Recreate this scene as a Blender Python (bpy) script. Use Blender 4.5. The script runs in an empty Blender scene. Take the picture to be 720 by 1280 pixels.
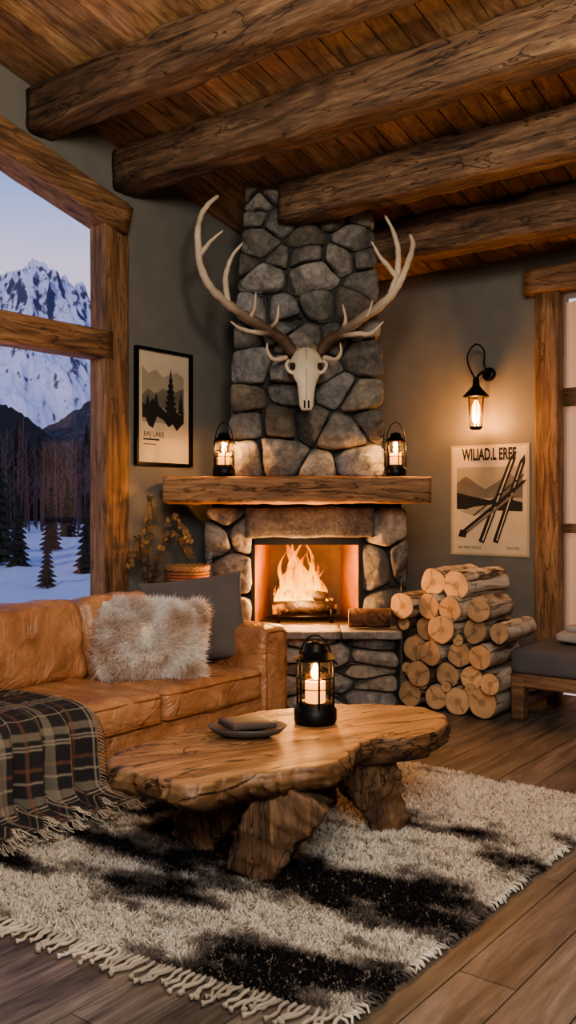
import bpy, bmesh, math, random
import numpy as np
from mathutils import Vector, Matrix, noise
random.seed(7); RNG=np.random.default_rng(7)
V=Vector
ANG=math.radians(37.7); CA=math.cos(ANG); SA=math.sin(ANG)
# diagonal frame of the corner fireplace (x across its face, y into the corner)
MD=Matrix.Translation((4.284,-5.942,0))@Matrix.Rotation(ANG,4,'Z')
def D(x,y,z=0.0): return MD@V((x,y,z))
def lin(r,g,b):
    f=lambda c:(c/255/12.92) if c/255<=.04045 else ((c/255+.055)/1.055)**2.4
    return (f(r),f(g),f(b))
def ceil_z(y): return 2.95-.235*y
# ------------------------------------------------------------------ nodes
class NT:
    def __init__(s,name):
        s.m=bpy.data.materials.new(name); s.m.use_nodes=True; s.t=s.m.node_tree; s.n=s.t.nodes
        s.b=s.n.get('Principled BSDF'); s.o=s.n.get('Material Output')
    def new(s,t,**k):
        x=s.n.new(t)
        for a,v in k.items(): setattr(x,a,v)
        return x
    def l(s,a,b): s.t.links.new(a,b)
def c4(c): return (c[0],c[1],c[2],1)
def ramp(nt,fac,stops):
    r=nt.new('ShaderNodeValToRGB'); e=r.color_ramp.elements
    while len(e)<len(stops): e.new(.5)
    for i,(p,c) in enumerate(stops): e[i].position=p; e[i].color=c4(c)
    nt.l(fac,r.inputs[0]); return r.outputs[0]
def coords(nt,scale=(1,1,1),rotz=0,rot=None):
    tc=nt.new('ShaderNodeTexCoord'); a=nt.new('ShaderNodeMapping'); b=nt.new('ShaderNodeMapping')
    a.inputs['Rotation'].default_value=rot if rot else (0,0,-rotz); b.inputs['Scale'].default_value=scale
    nt.l(tc.outputs['Object'],a.inputs[0]); nt.l(a.outputs[0],b.inputs[0]); return b.outputs[0]
def noi(nt,vec,scale,detail=5,dist=0,rough=.55):
    n=nt.new('ShaderNodeTexNoise'); n.inputs['Scale'].default_value=scale; n.inputs['Detail'].default_value=detail
    n.inputs['Distortion'].default_value=dist; n.inputs['Roughness'].default_value=rough
    nt.l(vec,n.inputs['Vector']); return n.outputs['Fac']
def mul(nt,a,b,f=1.0,mode='MULTIPLY'):
    m=nt.new('ShaderNodeMix',data_type='RGBA',blend_type=mode); m.inputs[0].default_value=f
    nt.l(a,m.inputs[6]); nt.l(b,m.inputs[7]); return m.outputs[2]
def bump(nt,h,strength,dist=.01,prev=None):
    b=nt.new('ShaderNodeBump'); b.inputs['Strength'].default_value=strength; b.inputs['Distance'].default_value=dist
    nt.l(h,b.inputs['Height'])
    if prev: nt.l(prev,b.inputs['Normal'])
    return b.outputs[0]
def attr(nt):
    a=nt.new('ShaderNodeVertexColor'); a.layer_name='Col'; return a.outputs[0]
def plain(name,c,rough=.6,metal=0,bs=0,bsc=40,var=0,sheen=0,col=False,dist=.005):
    nt=NT(name); b=nt.b; b.inputs['Roughness'].default_value=rough; b.inputs['Metallic'].default_value=metal
    vec=coords(nt); n=noi(nt,vec,6,6)
    k=max(var,.05); out=ramp(nt,n,[(.3,tuple(x*(1-k) for x in c)),(.7,tuple(min(1,x*(1+k)) for x in c))])
    if col: out=mul(nt,out,attr(nt))
    nt.l(out,b.inputs['Base Color'])
    if bs: nt.l(bump(nt,noi(nt,vec,bsc,6),bs,dist),b.inputs['Normal'])
    if sheen: b.inputs['Sheen Weight'].default_value=sheen
    return nt.m
def wood(name,dark,mid,light,scale=(1.2,14,14),rotz=0,rough=.6,bs=.5,col=True,coat=0,rot=None,crack=0):
    nt=NT(name); b=nt.b; v=coords(nt,scale,rotz,rot)
    n1=noi(nt,v,1.0,8,1.2,.6); n2=noi(nt,v,5.0,6,.3,.6)
    out=ramp(nt,n1,[(.30,dark),(.5,mid),(.72,light)])
    st=ramp(nt,n2,[(.35,(.58,.54,.50)),(.6,(1,1,1))]); out=mul(nt,out,st,.75)
    v3=coords(nt,(1,1,1),rotz,rot); n3=noi(nt,v3,2.2,4); out=mul(nt,out,ramp(nt,n3,[(.3,(.62,.57,.52)),(.65,(1.05,1.05,1.05))]),.6)
    nrm=bump(nt,n2,bs*.6,.006,bump(nt,n1,bs,.012))
    if crack:
        vc=coords(nt,tuple(x*.55 for x in scale),rotz,rot); n4=noi(nt,vc,1.3,6,1.6,.5)
        cr=ramp(nt,n4,[(.485,(1,1,1)),(.497,(.10,.07,.05)),(.503,(.10,.07,.05)),(.515,(1,1,1))]); out=mul(nt,out,cr,crack); nrm=bump(nt,cr,.6,.01,nrm)
    if col: out=mul(nt,out,attr(nt))
    nt.l(out,b.inputs['Base Color']); b.inputs['Roughness'].default_value=rough
    nt.l(nrm,b.inputs['Normal'])
    if coat: b.inputs['Coat Weight'].default_value=coat; b.inputs['Coat Roughness'].default_value=.3
    return nt.m
def emis(name,c,s):
    nt=NT(name); nt.b.inputs['Base Color'].default_value=c4(c); nt.b.inputs['Emission Color'].default_value=c4(c); nt.b.inputs['Emission Strength'].default_value=s
    return nt.m
def glassy(name,tint=(1,1,1),fac=.07,rough=.03):
    nt=NT(name); nt.n.remove(nt.b); t=nt.new('ShaderNodeBsdfTransparent'); t.inputs[0].default_value=c4(tint)
    g=nt.new('ShaderNodeBsdfGlossy'); g.inputs['Roughness'].default_value=rough; m=nt.new('ShaderNodeMixShader'); m.inputs[0].default_value=fac
    nt.l(t.outputs[0],m.inputs[1]); nt.l(g.outputs[0],m.inputs[2]); nt.l(m.outputs[0],nt.o.inputs[0]); return nt.m
def rockmat(name,tint=(1,1,1),bs=.9):
    nt=NT(name); b=nt.b; v=coords(nt)
    n1=noi(nt,v,5,9,.6,.68); n2=noi(nt,v,28,8,0,.7)
    out=ramp(nt,n1,[(.28,(.115,.105,.092)),(.48,(.265,.25,.225)),(.62,(.37,.345,.31)),(.78,(.52,.49,.43))])
    out=mul(nt,out,ramp(nt,n2,[(.35,(.5,.5,.5)),(.62,(1.1,1.1,1.1))]),.85)
    out=mul(nt,out,attr(nt)); nt.l(out,b.inputs['Base Color']); b.inputs['Roughness'].default_value=.85
    nt.l(bump(nt,n2,bs*.8,.014,bump(nt,n1,bs,.05)),b.inputs['Normal']); return nt.m
# ------------------------------------------------------------------ mesh builder
class MB:
    def __init__(s): s.v=[];s.f=[];s.m=[];s.c=[];s.s=[]
    def add(s,vs,fs,mi=0,col=(1,1,1),smooth=False,M=None):
        o=len(s.v)
        if M is not None: vs=[M@V(p) for p in vs]
        s.v.extend([tuple(p) for p in vs])
        if len(col)==len(vs) and not isinstance(col[0],(int,float)): s.c.extend(col)
        else: s.c.extend([col]*len(vs))
        for f in fs: s.f.append([i+o for i in f]); s.m.append(mi); s.s.append(smooth)
    def box(s,a,b,mi=0,col=(1,1,1),M=None):
        x0,y0,z0=a;x1,y1,z1=b
        vs=[(x0,y0,z0),(x1,y0,z0),(x1,y1,z0),(x0,y1,z0),(x0,y0,z1),(x1,y0,z1),(x1,y1,z1),(x0,y1,z1)]
        s.add(vs,[(0,3,2,1),(4,5,6,7),(0,1,5,4),(1,2,6,5),(2,3,7,6),(3,0,4,7)],mi,col,False,M)
    def prism(s,poly,ext,mi=0,col=(1,1,1),M=None):
        n=len(poly); e=V(ext); vs=[V(p) for p in poly]+[V(p)+e for p in poly]
        s.add(vs,[tuple(range(n))[::-1],tuple(range(n,2*n))]+[(i,(i+1)%n,n+(i+1)%n,n+i) for i in range(n)],mi,col,False,M)
    def rings(s,R,mi=0,col=(1,1,1),smooth=True,cap=True,M=None,closed=False):
        K=len(R[0]); vs=[p for r in R for p in r]; fs=[]
        N=len(R)
        for i in range(N if closed else N-1):
            for k in range(K):
                a=i*K+k;b=i*K+(k+1)%K;j=(i+1)%N; fs.append((a,b,j*K+(k+1)%K,j*K+k))
        if cap and not closed:
            for ri,rev in((0,True),(N-1,False)):
                c=sum((V(p) for p in R[ri]),V((0,0,0)))/K; vs.append(c); ci=len(vs)-1
                for k in range(K):
                    a=ri*K+k;b=ri*K+(k+1)%K; fs.append((b,a,ci) if rev else (a,b,ci))
        if len(col)==N and N!=3: 
            cc=[c for c in col for _ in range(K)]+[col[0],col[-1]]; cc=cc[:len(vs)]; col=cc
        s.add(vs,fs,mi,col,smooth,M)
    def tube(s,pts,rad,K=8,mi=0,col=(1,1,1),side=None,M=None,smooth=True,amp=0,freq=8,closed=False):
        pts=[V(p) for p in pts]; n=len(pts)
        if not isinstance(rad,(list,tuple)): rad=[rad]*n
        R=[]; ref=V(side) if side else None
        for i,p in enumerate(pts):
            if closed: t=(pts[(i+1)%n]-pts[i-1]).normalized()
            else: t=(pts[min(i+1,n-1)]-pts[max(i-1,0)]).normalized()
            if ref is None:
                ref=V((0,0,1)) if abs(t.z)<.9 else V((1,0,0))
            a=(ref-t*ref.dot(t)).normalized(); 
            if not side: ref=a
            b=t.cross(a); r=rad[i]; ra,rb=r if isinstance(r,(list,tuple)) else (r,r)
            ring=[]
            for k in range(K):
                th=2*math.pi*k/K; q=a*(math.cos(th)*ra)+b*(math.sin(th)*rb)
                if amp: q=q*(1+amp*noise.noise((p+q)*freq))
                ring.append(p+q)
            R.append(ring)
        s.rings(R,mi,col,smooth,True,M,closed)
    def lathe(s,prof,c=(0,0,0),K=24,mi=0,col=(1,1,1),M=None,smooth=True,cap=True):
        R=[[V((c[0]+r*math.cos(2*math.pi*k/K),c[1]+r*math.sin(2*math.pi*k/K),c[2]+z)) for k in range(K)] for r,z in prof]
        s.rings(R,mi,col,smooth,cap,M)
    def beam(s,p0,p1,w,h,r=.02,n=20,amp=.01,freq=3,mi=0,col=(1,1,1),up=(0,0,1),M=None,w1=None,h1=None,endcol=None,smooth=True,hi=.5):
        p0=V(p0);p1=V(p1);t=(p1-p0).normalized();up=V(up);sd=t.cross(up).normalized();u=sd.cross(t).normalized()
        w1=w1 or w;h1=h1 or h; R=[]
        for i in range(n+1):
            f=i/n;W=w+(w1-w)*f;H=h+(h1-h)*f;p=p0.lerp(p1,f);ring=[]
            sec=[]
            for (sx,sy,a0) in((1,1,0),(-1,1,90),(-1,-1,180),(1,-1,270)):
                for a in(0,30,60,90):
                    th=math.radians(a0+a); sec.append((sx*(W/2-r)+r*math.cos(th),sy*(H/2-r)+r*math.sin(th)))
                nx={(1,1):(-1,1),(-1,1):(-1,-1),(-1,-1):(1,-1),(1,-1):(1,1)}[(sx,sy)]
                e=sec[-1]; th=math.radians(a0+90); q=(nx[0]*(W/2-r)+r*math.cos(th),nx[1]*(H/2-r)+r*math.sin(th))
                for g in(.25,.5,.75): sec.append((e[0]+(q[0]-e[0])*g,e[1]+(q[1]-e[1])*g))
            for a,b in sec:
                q=sd*a+u*b; P=p+q
                if amp:
                    nn=noise.noise(P*freq)+hi*noise.noise(P*freq*3.1)+hi*.6*noise.noise(P*freq*8)
                    P=P+q.normalized()*nn*amp
                ring.append(P)
            R.append(ring)
        s.rings(R,mi,col,smooth,True,M)
    def rbox(s,c,half,r,cuts=10,M=None,puff=(0,0,0),nz=0,nf=4,mi=0,col=(1,1,1)):
        bm=bmesh.new(); bmesh.ops.create_cube(bm,size=2); bmesh.ops.subdivide_edges(bm,edges=bm.edges[:],cuts=cuts,use_grid_fill=True)
        bm.verts.ensure_lookup_table(); vs=[];h=V(half);c=V(c)
        for v in bm.verts:
            q=[math.sin(max(-1,min(1,x))*math.pi/2) for x in v.co]
            p=V([q[i]*h[i] for i in range(3)]); cl=V([max(-(h[i]-r),min(h[i]-r,p[i])) for i in range(3)]); d=p-cl
            if d.length>1e-6: p=cl+d.normalized()*r
            for i in range(3):
                j,k=[(1,2),(0,2),(0,1)][i]; p[i]+=puff[i]*q[i]*(1-q[j]**2)*(1-q[k]**2)
            if nz: p+=d.normalized()*nz*noise.noise((p+c)*nf) if d.length>1e-6 else V((0,0,0))
            vs.append(c+p)
        bm.verts.index_update(); fs=[tuple(v.index for v in f.verts) for f in bm.faces]; bm.free()
        s.add(vs,fs,mi,col,True,M)
    def obj(s,name,mats,M=None):
        me=bpy.data.meshes.new(name); vs=s.v if M is None else [tuple(M@V(p)) for p in s.v]
        me.from_pydata(vs,[],s.f); 
        for m in mats: me.materials.append(m)
        me.polygons.foreach_set('material_index',s.m); me.polygons.foreach_set('use_smooth',s.s)
        ca=me.color_attributes.new('Col','FLOAT_COLOR','POINT'); a=np.ones((len(vs),4),dtype=np.float32); a[:,:3]=np.array(s.c,dtype=np.float32); ca.data.foreach_set('color',a.ravel())
        me.update(); o=bpy.data.objects.new(name,me); bpy.context.scene.collection.objects.link(o); return o
def group(name,objs,loc):
    e=bpy.data.objects.new(name,None); e.location=loc; e.empty_display_size=.1; bpy.context.scene.collection.objects.link(e)
    for o in objs: o.parent=e; o.matrix_parent_inverse=Matrix.Translation(loc).inverted()
    return e
def smooth_path(pts,n=6):
    pts=[V(p) for p in pts]; out=[]
    P=[pts[0]*2-pts[1]]+pts+[pts[-1]*2-pts[-2]]
    for i in range(1,len(P)-2):
        for k in range(n):
            t=k/n; a,b,c,d=P[i-1],P[i],P[i+1],P[i+2]
            out.append(.5*((2*b)+(c-a)*t+(2*a-5*b+4*c-d)*t*t+(3*b-a-3*c+d)*t**3))
    out.append(pts[-1]); return out
def vn(x,y,seed=0):
    xi=np.floor(x).astype(np.int64); yi=np.floor(y).astype(np.int64); fx=x-xi; fy=y-yi; fx=fx*fx*(3-2*fx); fy=fy*fy*(3-2*fy)
    def h(a,b):
        n=(a*374761393+b*668265263+seed*974634777)&0x7fffffff; n=((n^(n>>13))*1274126177)&0x7fffffff; return ((n^(n>>16))&0xffff)/65535.
    return (h(xi,yi)*(1-fx)+h(xi+1,yi)*fx)*(1-fy)+(h(xi,yi+1)*(1-fx)+h(xi+1,yi+1)*fx)*fy
def fbm(x,y,seed=0,o=4): return sum(vn(x*2**i,y*2**i,seed+i)*.5**i for i in range(o))/sum(.5**i for i in range(o))
def blades(name,P,N,L,W,C,mat,curl=.5,root=.72):
    n=len(P); rnd=RNG.normal(size=(n,3)); side=np.cross(N,rnd); side/=np.linalg.norm(side,axis=1)[:,None]+1e-9
    bend=np.cross(N,side)*(RNG.random((n,1))*curl+.1); L=L[:,None]; W=W[:,None]
    a=P-side*W;b=P+side*W; m=P+N*L*.55+bend*L*.3; c=m+side*W*.8; d=m-side*W*.8; t=P+N*L*.85+bend*L*1.0
    vs=np.stack([a,b,c,d,t],1).reshape(-1,3); i=np.arange(n)*5
    me=bpy.data.meshes.new(name)
    faces=np.stack([i,i+1,i+2,i+3],1).tolist()+np.stack([i+3,i+2,i+4],1).tolist()
    me.from_pydata(vs.tolist(),[],faces); me.materials.append(mat)
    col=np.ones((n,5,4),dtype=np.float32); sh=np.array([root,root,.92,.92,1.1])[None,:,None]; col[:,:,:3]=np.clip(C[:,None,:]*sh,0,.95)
    ca=me.color_attributes.new('Col','FLOAT_COLOR','POINT'); ca.data.foreach_set('color',col.ravel()); me.update()
    o=bpy.data.objects.new(name,me); bpy.context.scene.collection.objects.link(o); return o
def sample(o,n):
    me=o.data; me.calc_loop_triangles(); vs=np.array([v.co[:] for v in me.vertices]); T=np.array([t.vertices[:] for t in me.loop_triangles])
    a,b,c=vs[T[:,0]],vs[T[:,1]],vs[T[:,2]]; cr=np.cross(b-a,c-a); ar=np.linalg.norm(cr,axis=1); k=RNG.choice(len(T),n,p=ar/ar.sum())
    u=RNG.random((n,1));w=RNG.random((n,1)); f=(u+w)>1; u=np.where(f,1-u,u); w=np.where(f,1-w,w)
    return a[k]+(b[k]-a[k])*u+(c[k]-a[k])*w, cr[k]/ar[k][:,None]
def light(name,kind,loc,energy,color,size=.05,rot=None,sy=None):
    l=bpy.data.lights.new(name,kind); l.energy=energy; l.color=color
    if kind=='AREA':
        l.size=size
        if sy: l.shape='RECTANGLE'; l.size_y=sy
    elif kind=='SUN': l.angle=size
    else: l.shadow_soft_size=size
    o=bpy.data.objects.new(name,l); o.location=loc
    if rot: o.rotation_euler=rot
    bpy.context.scene.collection.objects.link(o); return o
def aim(o,tgt): o.rotation_euler=(V(tgt)-o.location).to_track_quat('-Z','Y').to_euler()
# ------------------------------------------------------------------ materials
M_wall=plain('plaster_olive_grey',lin(112,109,101),.9,bs=.15,bsc=60,var=.08)
M_ceil=wood('ceiling_pine',lin(112,84,58),lin(176,138,100),lin(212,176,134),(16,1.1,16),rough=.5,bs=.25)
M_beam=wood('beam_timber',lin(46,35,26),lin(110,85,63),lin(154,124,94),(1.6,15,15),rough=.78,bs=1.0,crack=.8)
M_trimZ=wood('trim_timber_upright',lin(80,58,40),lin(140,104,72),lin(178,138,98),(15,15,1.5),rough=.65,bs=.6,crack=.5)
M_trimY=wood('trim_timber_y',lin(80,58,40),lin(140,104,72),lin(178,138,98),(15,1.5,15),rough=.65,bs=.6,crack=.5)
M_trimX=wood('trim_timber_x',lin(74,54,38),lin(128,96,68),lin(166,128,92),(1.5,15,15),rough=.65,bs=.6,crack=.5)
M_mantel=wood('mantel_timber',lin(96,66,43),lin(160,116,76),lin(198,152,106),(1.4,14,14),rotz=ANG,rough=.65,bs=.9,crack=.7)
M_floor=wood('floor_oak',lin(66,60,56),lin(112,102,94),lin(148,136,126),(13,1.2,13),rough=.42,bs=.3)
M_dark=plain('dark_gap',(.01,.008,.006),.9)
TA=math.radians(37.7)+math.atan2(.62,1)
M_table=wood('table_slab_wood',lin(84,58,40),lin(152,114,80),lin(196,156,116),(1.5,8,8),rotz=TA,rough=.5,bs=.6,crack=.95)
M_leg=wood('table_leg_wood',lin(42,30,21),lin(112,82,56),lin(166,128,90),(11,11,2.0),rough=.75,bs=1.4,crack=.95)
M_rock=rockmat('fieldstone'); M_mortar=plain('mortar',(.040,.037,.034),.95,bs=.5)
M_slab=rockmat('hearth_slate')
M_black=plain('black_iron',(.012,.011,.010),.45,.7,bs=.1)
M_bone=plain('bone',lin(210,196,172),.65,bs=.5,bsc=50,var=.16,col=True)
M_glass=glassy('window_glass',fac=.04); M_lglass=glassy('lantern_glass',(1,.90,.74),.10,.12)
nt=NT('attr_fibre'); nt.n.remove(nt.b); a=nt.new('ShaderNodeBsdfDiffuse'); b=nt.new('ShaderNodeBsdfTranslucent'); m=nt.new('ShaderNodeMixShader'); m.inputs[0].default_value=.38; at=attr(nt)
nt.l(at,a.inputs[0]); nt.l(at,b.inputs[0]); nt.l(a.outputs[0],m.inputs[1]); nt.l(b.outputs[0],m.inputs[2]); nt.l(m.outputs[0],nt.o.inputs[0]); M_fab=nt.m
# leather
nt=NT('tan_leather'); v=coords(nt); n=noi(nt,v,4,6,.5,.6); n2=noi(nt,v,120,3); n3=noi(nt,v,7,5,1.8)
o_=ramp(nt,n,[(.3,lin(130,86,56)),(.5,lin(166,118,82)),(.7,lin(192,144,106))]); o_=mul(nt,o_,attr(nt)); nt.l(o_,nt.b.inputs['Base Color']); nt.b.inputs['Roughness'].default_value=.33
nt.l(bump(nt,n2,.12,.002,bump(nt,n3,.7,.035)),nt.b.inputs['Normal']); M_leather=nt.m
# ================================================================== ROOM SHELL
XE=5.7; YR=-7.2
mb=MB()
x=0.0
while x<XE:
    y=0.0; w=.165
    y-=random.random()*.8
    ys=[0.0,y]
    while ys[-1]>YR: ys.append(ys[-1]-random.uniform(1.0,2.2))
    ys[-1]=YR
    for i in range(len(ys)-1):
        k=random.uniform(.72,1.18); c=(k,k*random.uniform(.95,1.02),k*random.uniform(.9,1.02))
        mb.box((x+.002,ys[i+1]+.002,-.02),(min(x+w,XE)-.002,ys[i]-.002,0),0,c)
    x+=w
mb.box((0,YR,-.12),(XE,0,-.006),1)
mb.obj('floor',[M_floor,M_dark])
mb=MB(); x=0.0
while x<XE:
    w=.13; ys=[0.0,-random.random()*2-.3]
    while ys[-1]>YR: ys.append(ys[-1]-random.uniform(1.5,3))
    ys[-1]=YR
    for i in range(len(ys)-1):
        k=random.uniform(.68,1.2); c=(k,k*random.uniform(.93,1.03),k*random.uniform(.88,1.04)); a,b=ys[i]-.002,ys[i+1]+.002
        x0,x1=x+.004,min(x+w,XE)-.004
        mb.prism([(x0,a,ceil_z(a)),(x1,a,ceil_z(a)),(x1,b,ceil_z(b)),(x0,b,ceil_z(b))],(0,0,.02),0,c)
    x+=w
mb.prism([(-.3,.3,ceil_z(.3)+.012),(XE+.3,.3,ceil_z(.3)+.012),(XE+.3,YR-.3,ceil_z(YR-.3)+.012),(-.3,YR-.3,ceil_z(YR-.3)+.012)],(0,0,.15),1)
mb.obj('ceiling',[M_ceil,M_dark])
def otop(y): return 2.36-.27*y
def cw(y): return ceil_z(y)+.03
mb=MB(); WL0,WL1=-2.19,-4.9
def yz(p): return [(-.14,a,b) for a,b in p]
mb.prism(yz([(0,0),(0,cw(0)),(WL0,cw(WL0)),(WL0,0)]),(.14,0,0))
mb.prism(yz([(WL0,0),(WL0,.6),(WL1,.6),(WL1,0)]),(.14,0,0))
mb.prism(yz([(WL0,otop(WL0)),(WL0,cw(WL0)),(WL1,cw(WL1)),(WL1,otop(WL1))]),(.14,0,0))
mb.prism(yz([(WL1,0),(WL1,cw(WL1)),(YR,cw(YR)),(YR,0)]),(.14,0,0))
mb.obj('wall_left',[M_wall])
WX0,WX1,WZ=1.96,3.5,2.66
mb=MB()
mb.box((-.14,0,0),(WX0,.2,ceil_z(0)+.03)); mb.box((WX0,0,WZ),(WX1,.2,ceil_z(0)+.03)); mb.box((WX1,0,0),(XE,.2,ceil_z(0)+.03))
mb.obj('wall_back',[M_wall])
mb=MB(); mb.prism([(XE,.2,0),(XE,.2,cw(.2)),(XE,YR,cw(YR)),(XE,YR,0)],(.2,0,0)); mb.obj('wall_right',[M_wall])
mb=MB(); mb.box((-.14,YR-.2,0),(XE+.2,YR,cw(YR))); mb.obj('wall_front',[M_wall])
# beams
for d,x0 in((.68,.93),(1.35,.73),(2.05,.0),(2.69,.0),(3.75,0),(4.8,0),(5.9,0)):
    zb=2.70+.235*d; mb=MB(); kk=random.uniform(.85,1.1)
    mb.beam((x0,-d,zb+.125),(XE,-d,zb+.125),.20,.25,.03,120,.020,2.0,col=(kk,kk,kk),hi=.7)
    mb.obj('ceiling_beam',[M_beam])
# window 1
parts=[]
mb=MB()
mb.beam((-.05,-2.13,0.0),(-.05,-2.13,otop(-2.13)+.19),.20,.14,.012,30,.004,4,up=(1,0,0))
mb.beam((-.08,-3.75,.62),(-.08,-3.75,otop(-3.75)+.02),.12,.14,.01,24,.003,4,up=(1,0,0))
mb.beam((-.05,-4.95,0.0),(-.05,-4.95,otop(-4.95)+.19),.20,.14,.012,30,.004,4,up=(1,0,0))
parts.append(mb.obj('casing_uprights',[M_trimZ]))
mb=MB()
mb.beam((-.04,-2.06,otop(-2.06)+.085),(-.04,-5.03,otop(-5.03)+.085),.21,.18,.012,50,.005,4)
mb.beam((-.05,-2.17,2.225),(-.05,-4.9,2.225),.15,.17,.012,40,.004,4)
mb.beam((-.03,-2.15,.62),(-.03,-4.9,.62),.22,.07,.01,40,.003,4)
parts.append(mb.obj('rails',[M_trimY]))
mb=MB(); mb.prism([(-.10,-2.15,.6),(-.10,-2.15,otop(-2.15)),(-.10,-4.9,otop(-4.9)),(-.10,-4.9,.6)],(.004,0,0)); parts.append(mb.obj('pane',[M_glass]))
group('window_1',parts,(0,-3.4,1.8))
# window 2 (garden door with sheer curtain)
parts=[]; mb=MB()
mb.beam((1.915,-.03,0),(1.915,-.03,WZ),.16,.11,.01,24,.004,4,up=(0,-1,0)); mb.beam((3.58,-.03,0),(3.58,-.03,WZ),.2,.11,.01,24,.004,4,up=(0,-1,0))
mb.beam((2.75,.03,0),(2.75,.03,WZ),.08,.05,.008,24,.003,4,up=(0,-1,0))
parts.append(mb.obj('casing_uprights',[M_trimZ])); mb=MB()
mb.beam((1.77,-.05,WZ+.08),(3.75,-.05,WZ+.08),.15,.17,.012,24,.006,4); mb.beam((1.96,.03,1.97),(3.5,.03,1.97),.05,.12,.008,14,.003,4)
mb.beam((1.96,.03,1.1),(3.5,.03,1.1),.05,.06,.008,14,.003,4); parts.append(mb.obj('rails',[M_trimX]))
mb=MB(); mb.box((1.96,.17,.02),(3.5,.174,WZ)); parts.append(mb.obj('pane',[M_glass]))
group('window_2',parts,(2.75,.05,1.3))
nt=NT('sheer_curtain'); nt.n.remove(nt.b); a=nt.new('ShaderNodeBsdfDiffuse'); b=nt.new('ShaderNodeBsdfTranslucent'); m=nt.new('ShaderNodeMixShader'); m.inputs[0].default_value=.5
a.inputs[0].default_value=c4(lin(206,180,150)); b.inputs[0].default_value=c4(lin(230,196,158)); nt.l(a.outputs[0],m.inputs[1]); nt.l(b.outputs[0],m.inputs[2]); nt.l(m.outputs[0],nt.o.inputs[0])
mb=MB(); NX=160; vs=[];fs=[]
for j,z in enumerate((.03,1.3,2.62)):
    for i in range(NX+1):
        f=i/NX; vs.append((1.975+1.5*f,.11+.018*math.sin(f*75+j*.3),z))
for j in range(2):
    for i in range(NX): a_=j*(NX+1)+i; fs.append((a_,a_+1,a_+NX+2,a_+NX+1))
mb.add(vs,fs,0,smooth=True); mb.obj('sheer_curtain',[nt.m])
light('curtain_backlight','POINT',(2.6,1.5,1.7),70,(1,.62,.38),.15)  # unseen lamp added outside so the curtain glows
# ================================================================== FIREPLACE
def clip(poly,ax,ay,nx,ny):
    out=[]; n=len(poly)
    for i in range(n):
        p,q=poly[i],poly[(i+1)%n]; dp=(p[0]-ax)*nx+(p[1]-ay)*ny; dq=(q[0]-ax)*nx+(q[1]-ay)*ny
        if dp<=0: out.append(p)
        if dp*dq<0: t=dp/(dp-dq); out.append((p[0]+(q[0]-p[0])*t,p[1]+(q[1]-p[1])*t))
    return out
def cells(domain,seeds,an=1.0):
    res=[]
    for i,(x,y,w) in enumerate(seeds):
        poly=domain
        for j,(x2,y2,w2) in enumerate(seeds):
            if i==j or not poly: continue
            dx,dy=x2-x,(y2-y); d2=dx*dx+dy*dy*an*an
            if d2>1.2: continue
            t=.5+(w-w2)/(2*d2); t=max(.15,min(.85,t))
            poly=clip(poly,x+dx*t,y+dy*t,dx,dy*an*an)
        if len(poly)>2: res.append(poly)
    return res
def chaikin(p,it=1,k=.22):
    for _ in range(it):
        q=[]
        for i in range(len(p)):
            a,b=p[i],p[(i+1)%len(p)]; q+= [(a[0]+(b[0]-a[0])*k,a[1]+(b[1]-a[1])*k),(a[0]+(b[0]-a[0])*(1-k),a[1]+(b[1]-a[1])*(1-k))]
        p=q
    return p
def resample(p,M):
    L=[0]
    for i in range(len(p)): a,b=p[i],p[(i+1)%len(p)]; L.append(L[-1]+math.hypot(b[0]-a[0],b[1]-a[1]))
    out=[];k=0
    for m in range(M):
        s=L[-1]*m/M
        while L[k+1]<s: k+=1
        a,b=p[k],p[(k+1)%len(p)]; t=(s-L[k])/max(1e-9,L[k+1]-L[k]); out.append((a[0]+(b[0]-a[0])*t,a[1]+(b[1]-a[1])*t))
    return out
def stone(mb,poly,F,h,gap=.005,col=None,mi=0,warmth=0):
    M=48; p=resample(chaikin(chaikin(poly,1,.13),1,.25),M); cx=sum(a for a,b in p)/M; cy=sum(b for a,b in p)/M
    size=math.sqrt(sum((a-cx)**2+(b-cy)**2 for a,b in p)/M)
    if size<.02: return
    tx,ty=random.uniform(-.25,.25),random.uniform(-.25,.25); R=[]; sd=random.random()*50
    fac=[(random.uniform(0,6.28),random.uniform(.0,.35)*size,random.uniform(.25,.7)) for _ in range(3)]
    mn=min(math.hypot(a-cx,b-cy) for a,b in p)
    g=1-gap/max(mn,.02)
    for s,dz in((g,-.6),(g,.25),(g*.988,.6),(g*.96,.84),(g*.91,.95),(g*.8,1.0),(g*.68,1.01),(g*.54,1.02),(g*.4,1.03),(g*.25,1.03),(g*.12,1.03)):
        ring=[]
        for a,b in p:
            da,db=(a-cx)*s,(b-cy)*s; q=V((cx+da,cy+db,sd))
            n1=noise.noise(q*6)*.20+noise.noise(q*17)*.11+noise.noise(q*40)*.05
            fc=0
            for an_,of,kp in fac: fc-=max(0,da*math.cos(an_)+db*math.sin(an_)-of)*kp   # split facets
            k=1+ (noise.noise(q*12)*.06+noise.noise(q*30)*.025 if s>.6 else 0)
            dep=h*(dz+ (n1*1.6 if dz>.5 else 0))+((da*tx+db*ty+fc) if dz>.3 else 0)
            ring.append(F(cx+da*k,cy+db*k,dep))
        R.append(ring)
    if col is None:
        k=random.uniform(.42,1.2); t=random.choice([(1,.96,.90),(1,.90,.76),(.95,.97,.95),(.9,.92,.95),(1,.97,.93)]); col=tuple(k*x for x in t)
    mb.rings(R,mi,col,True,True)
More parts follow.
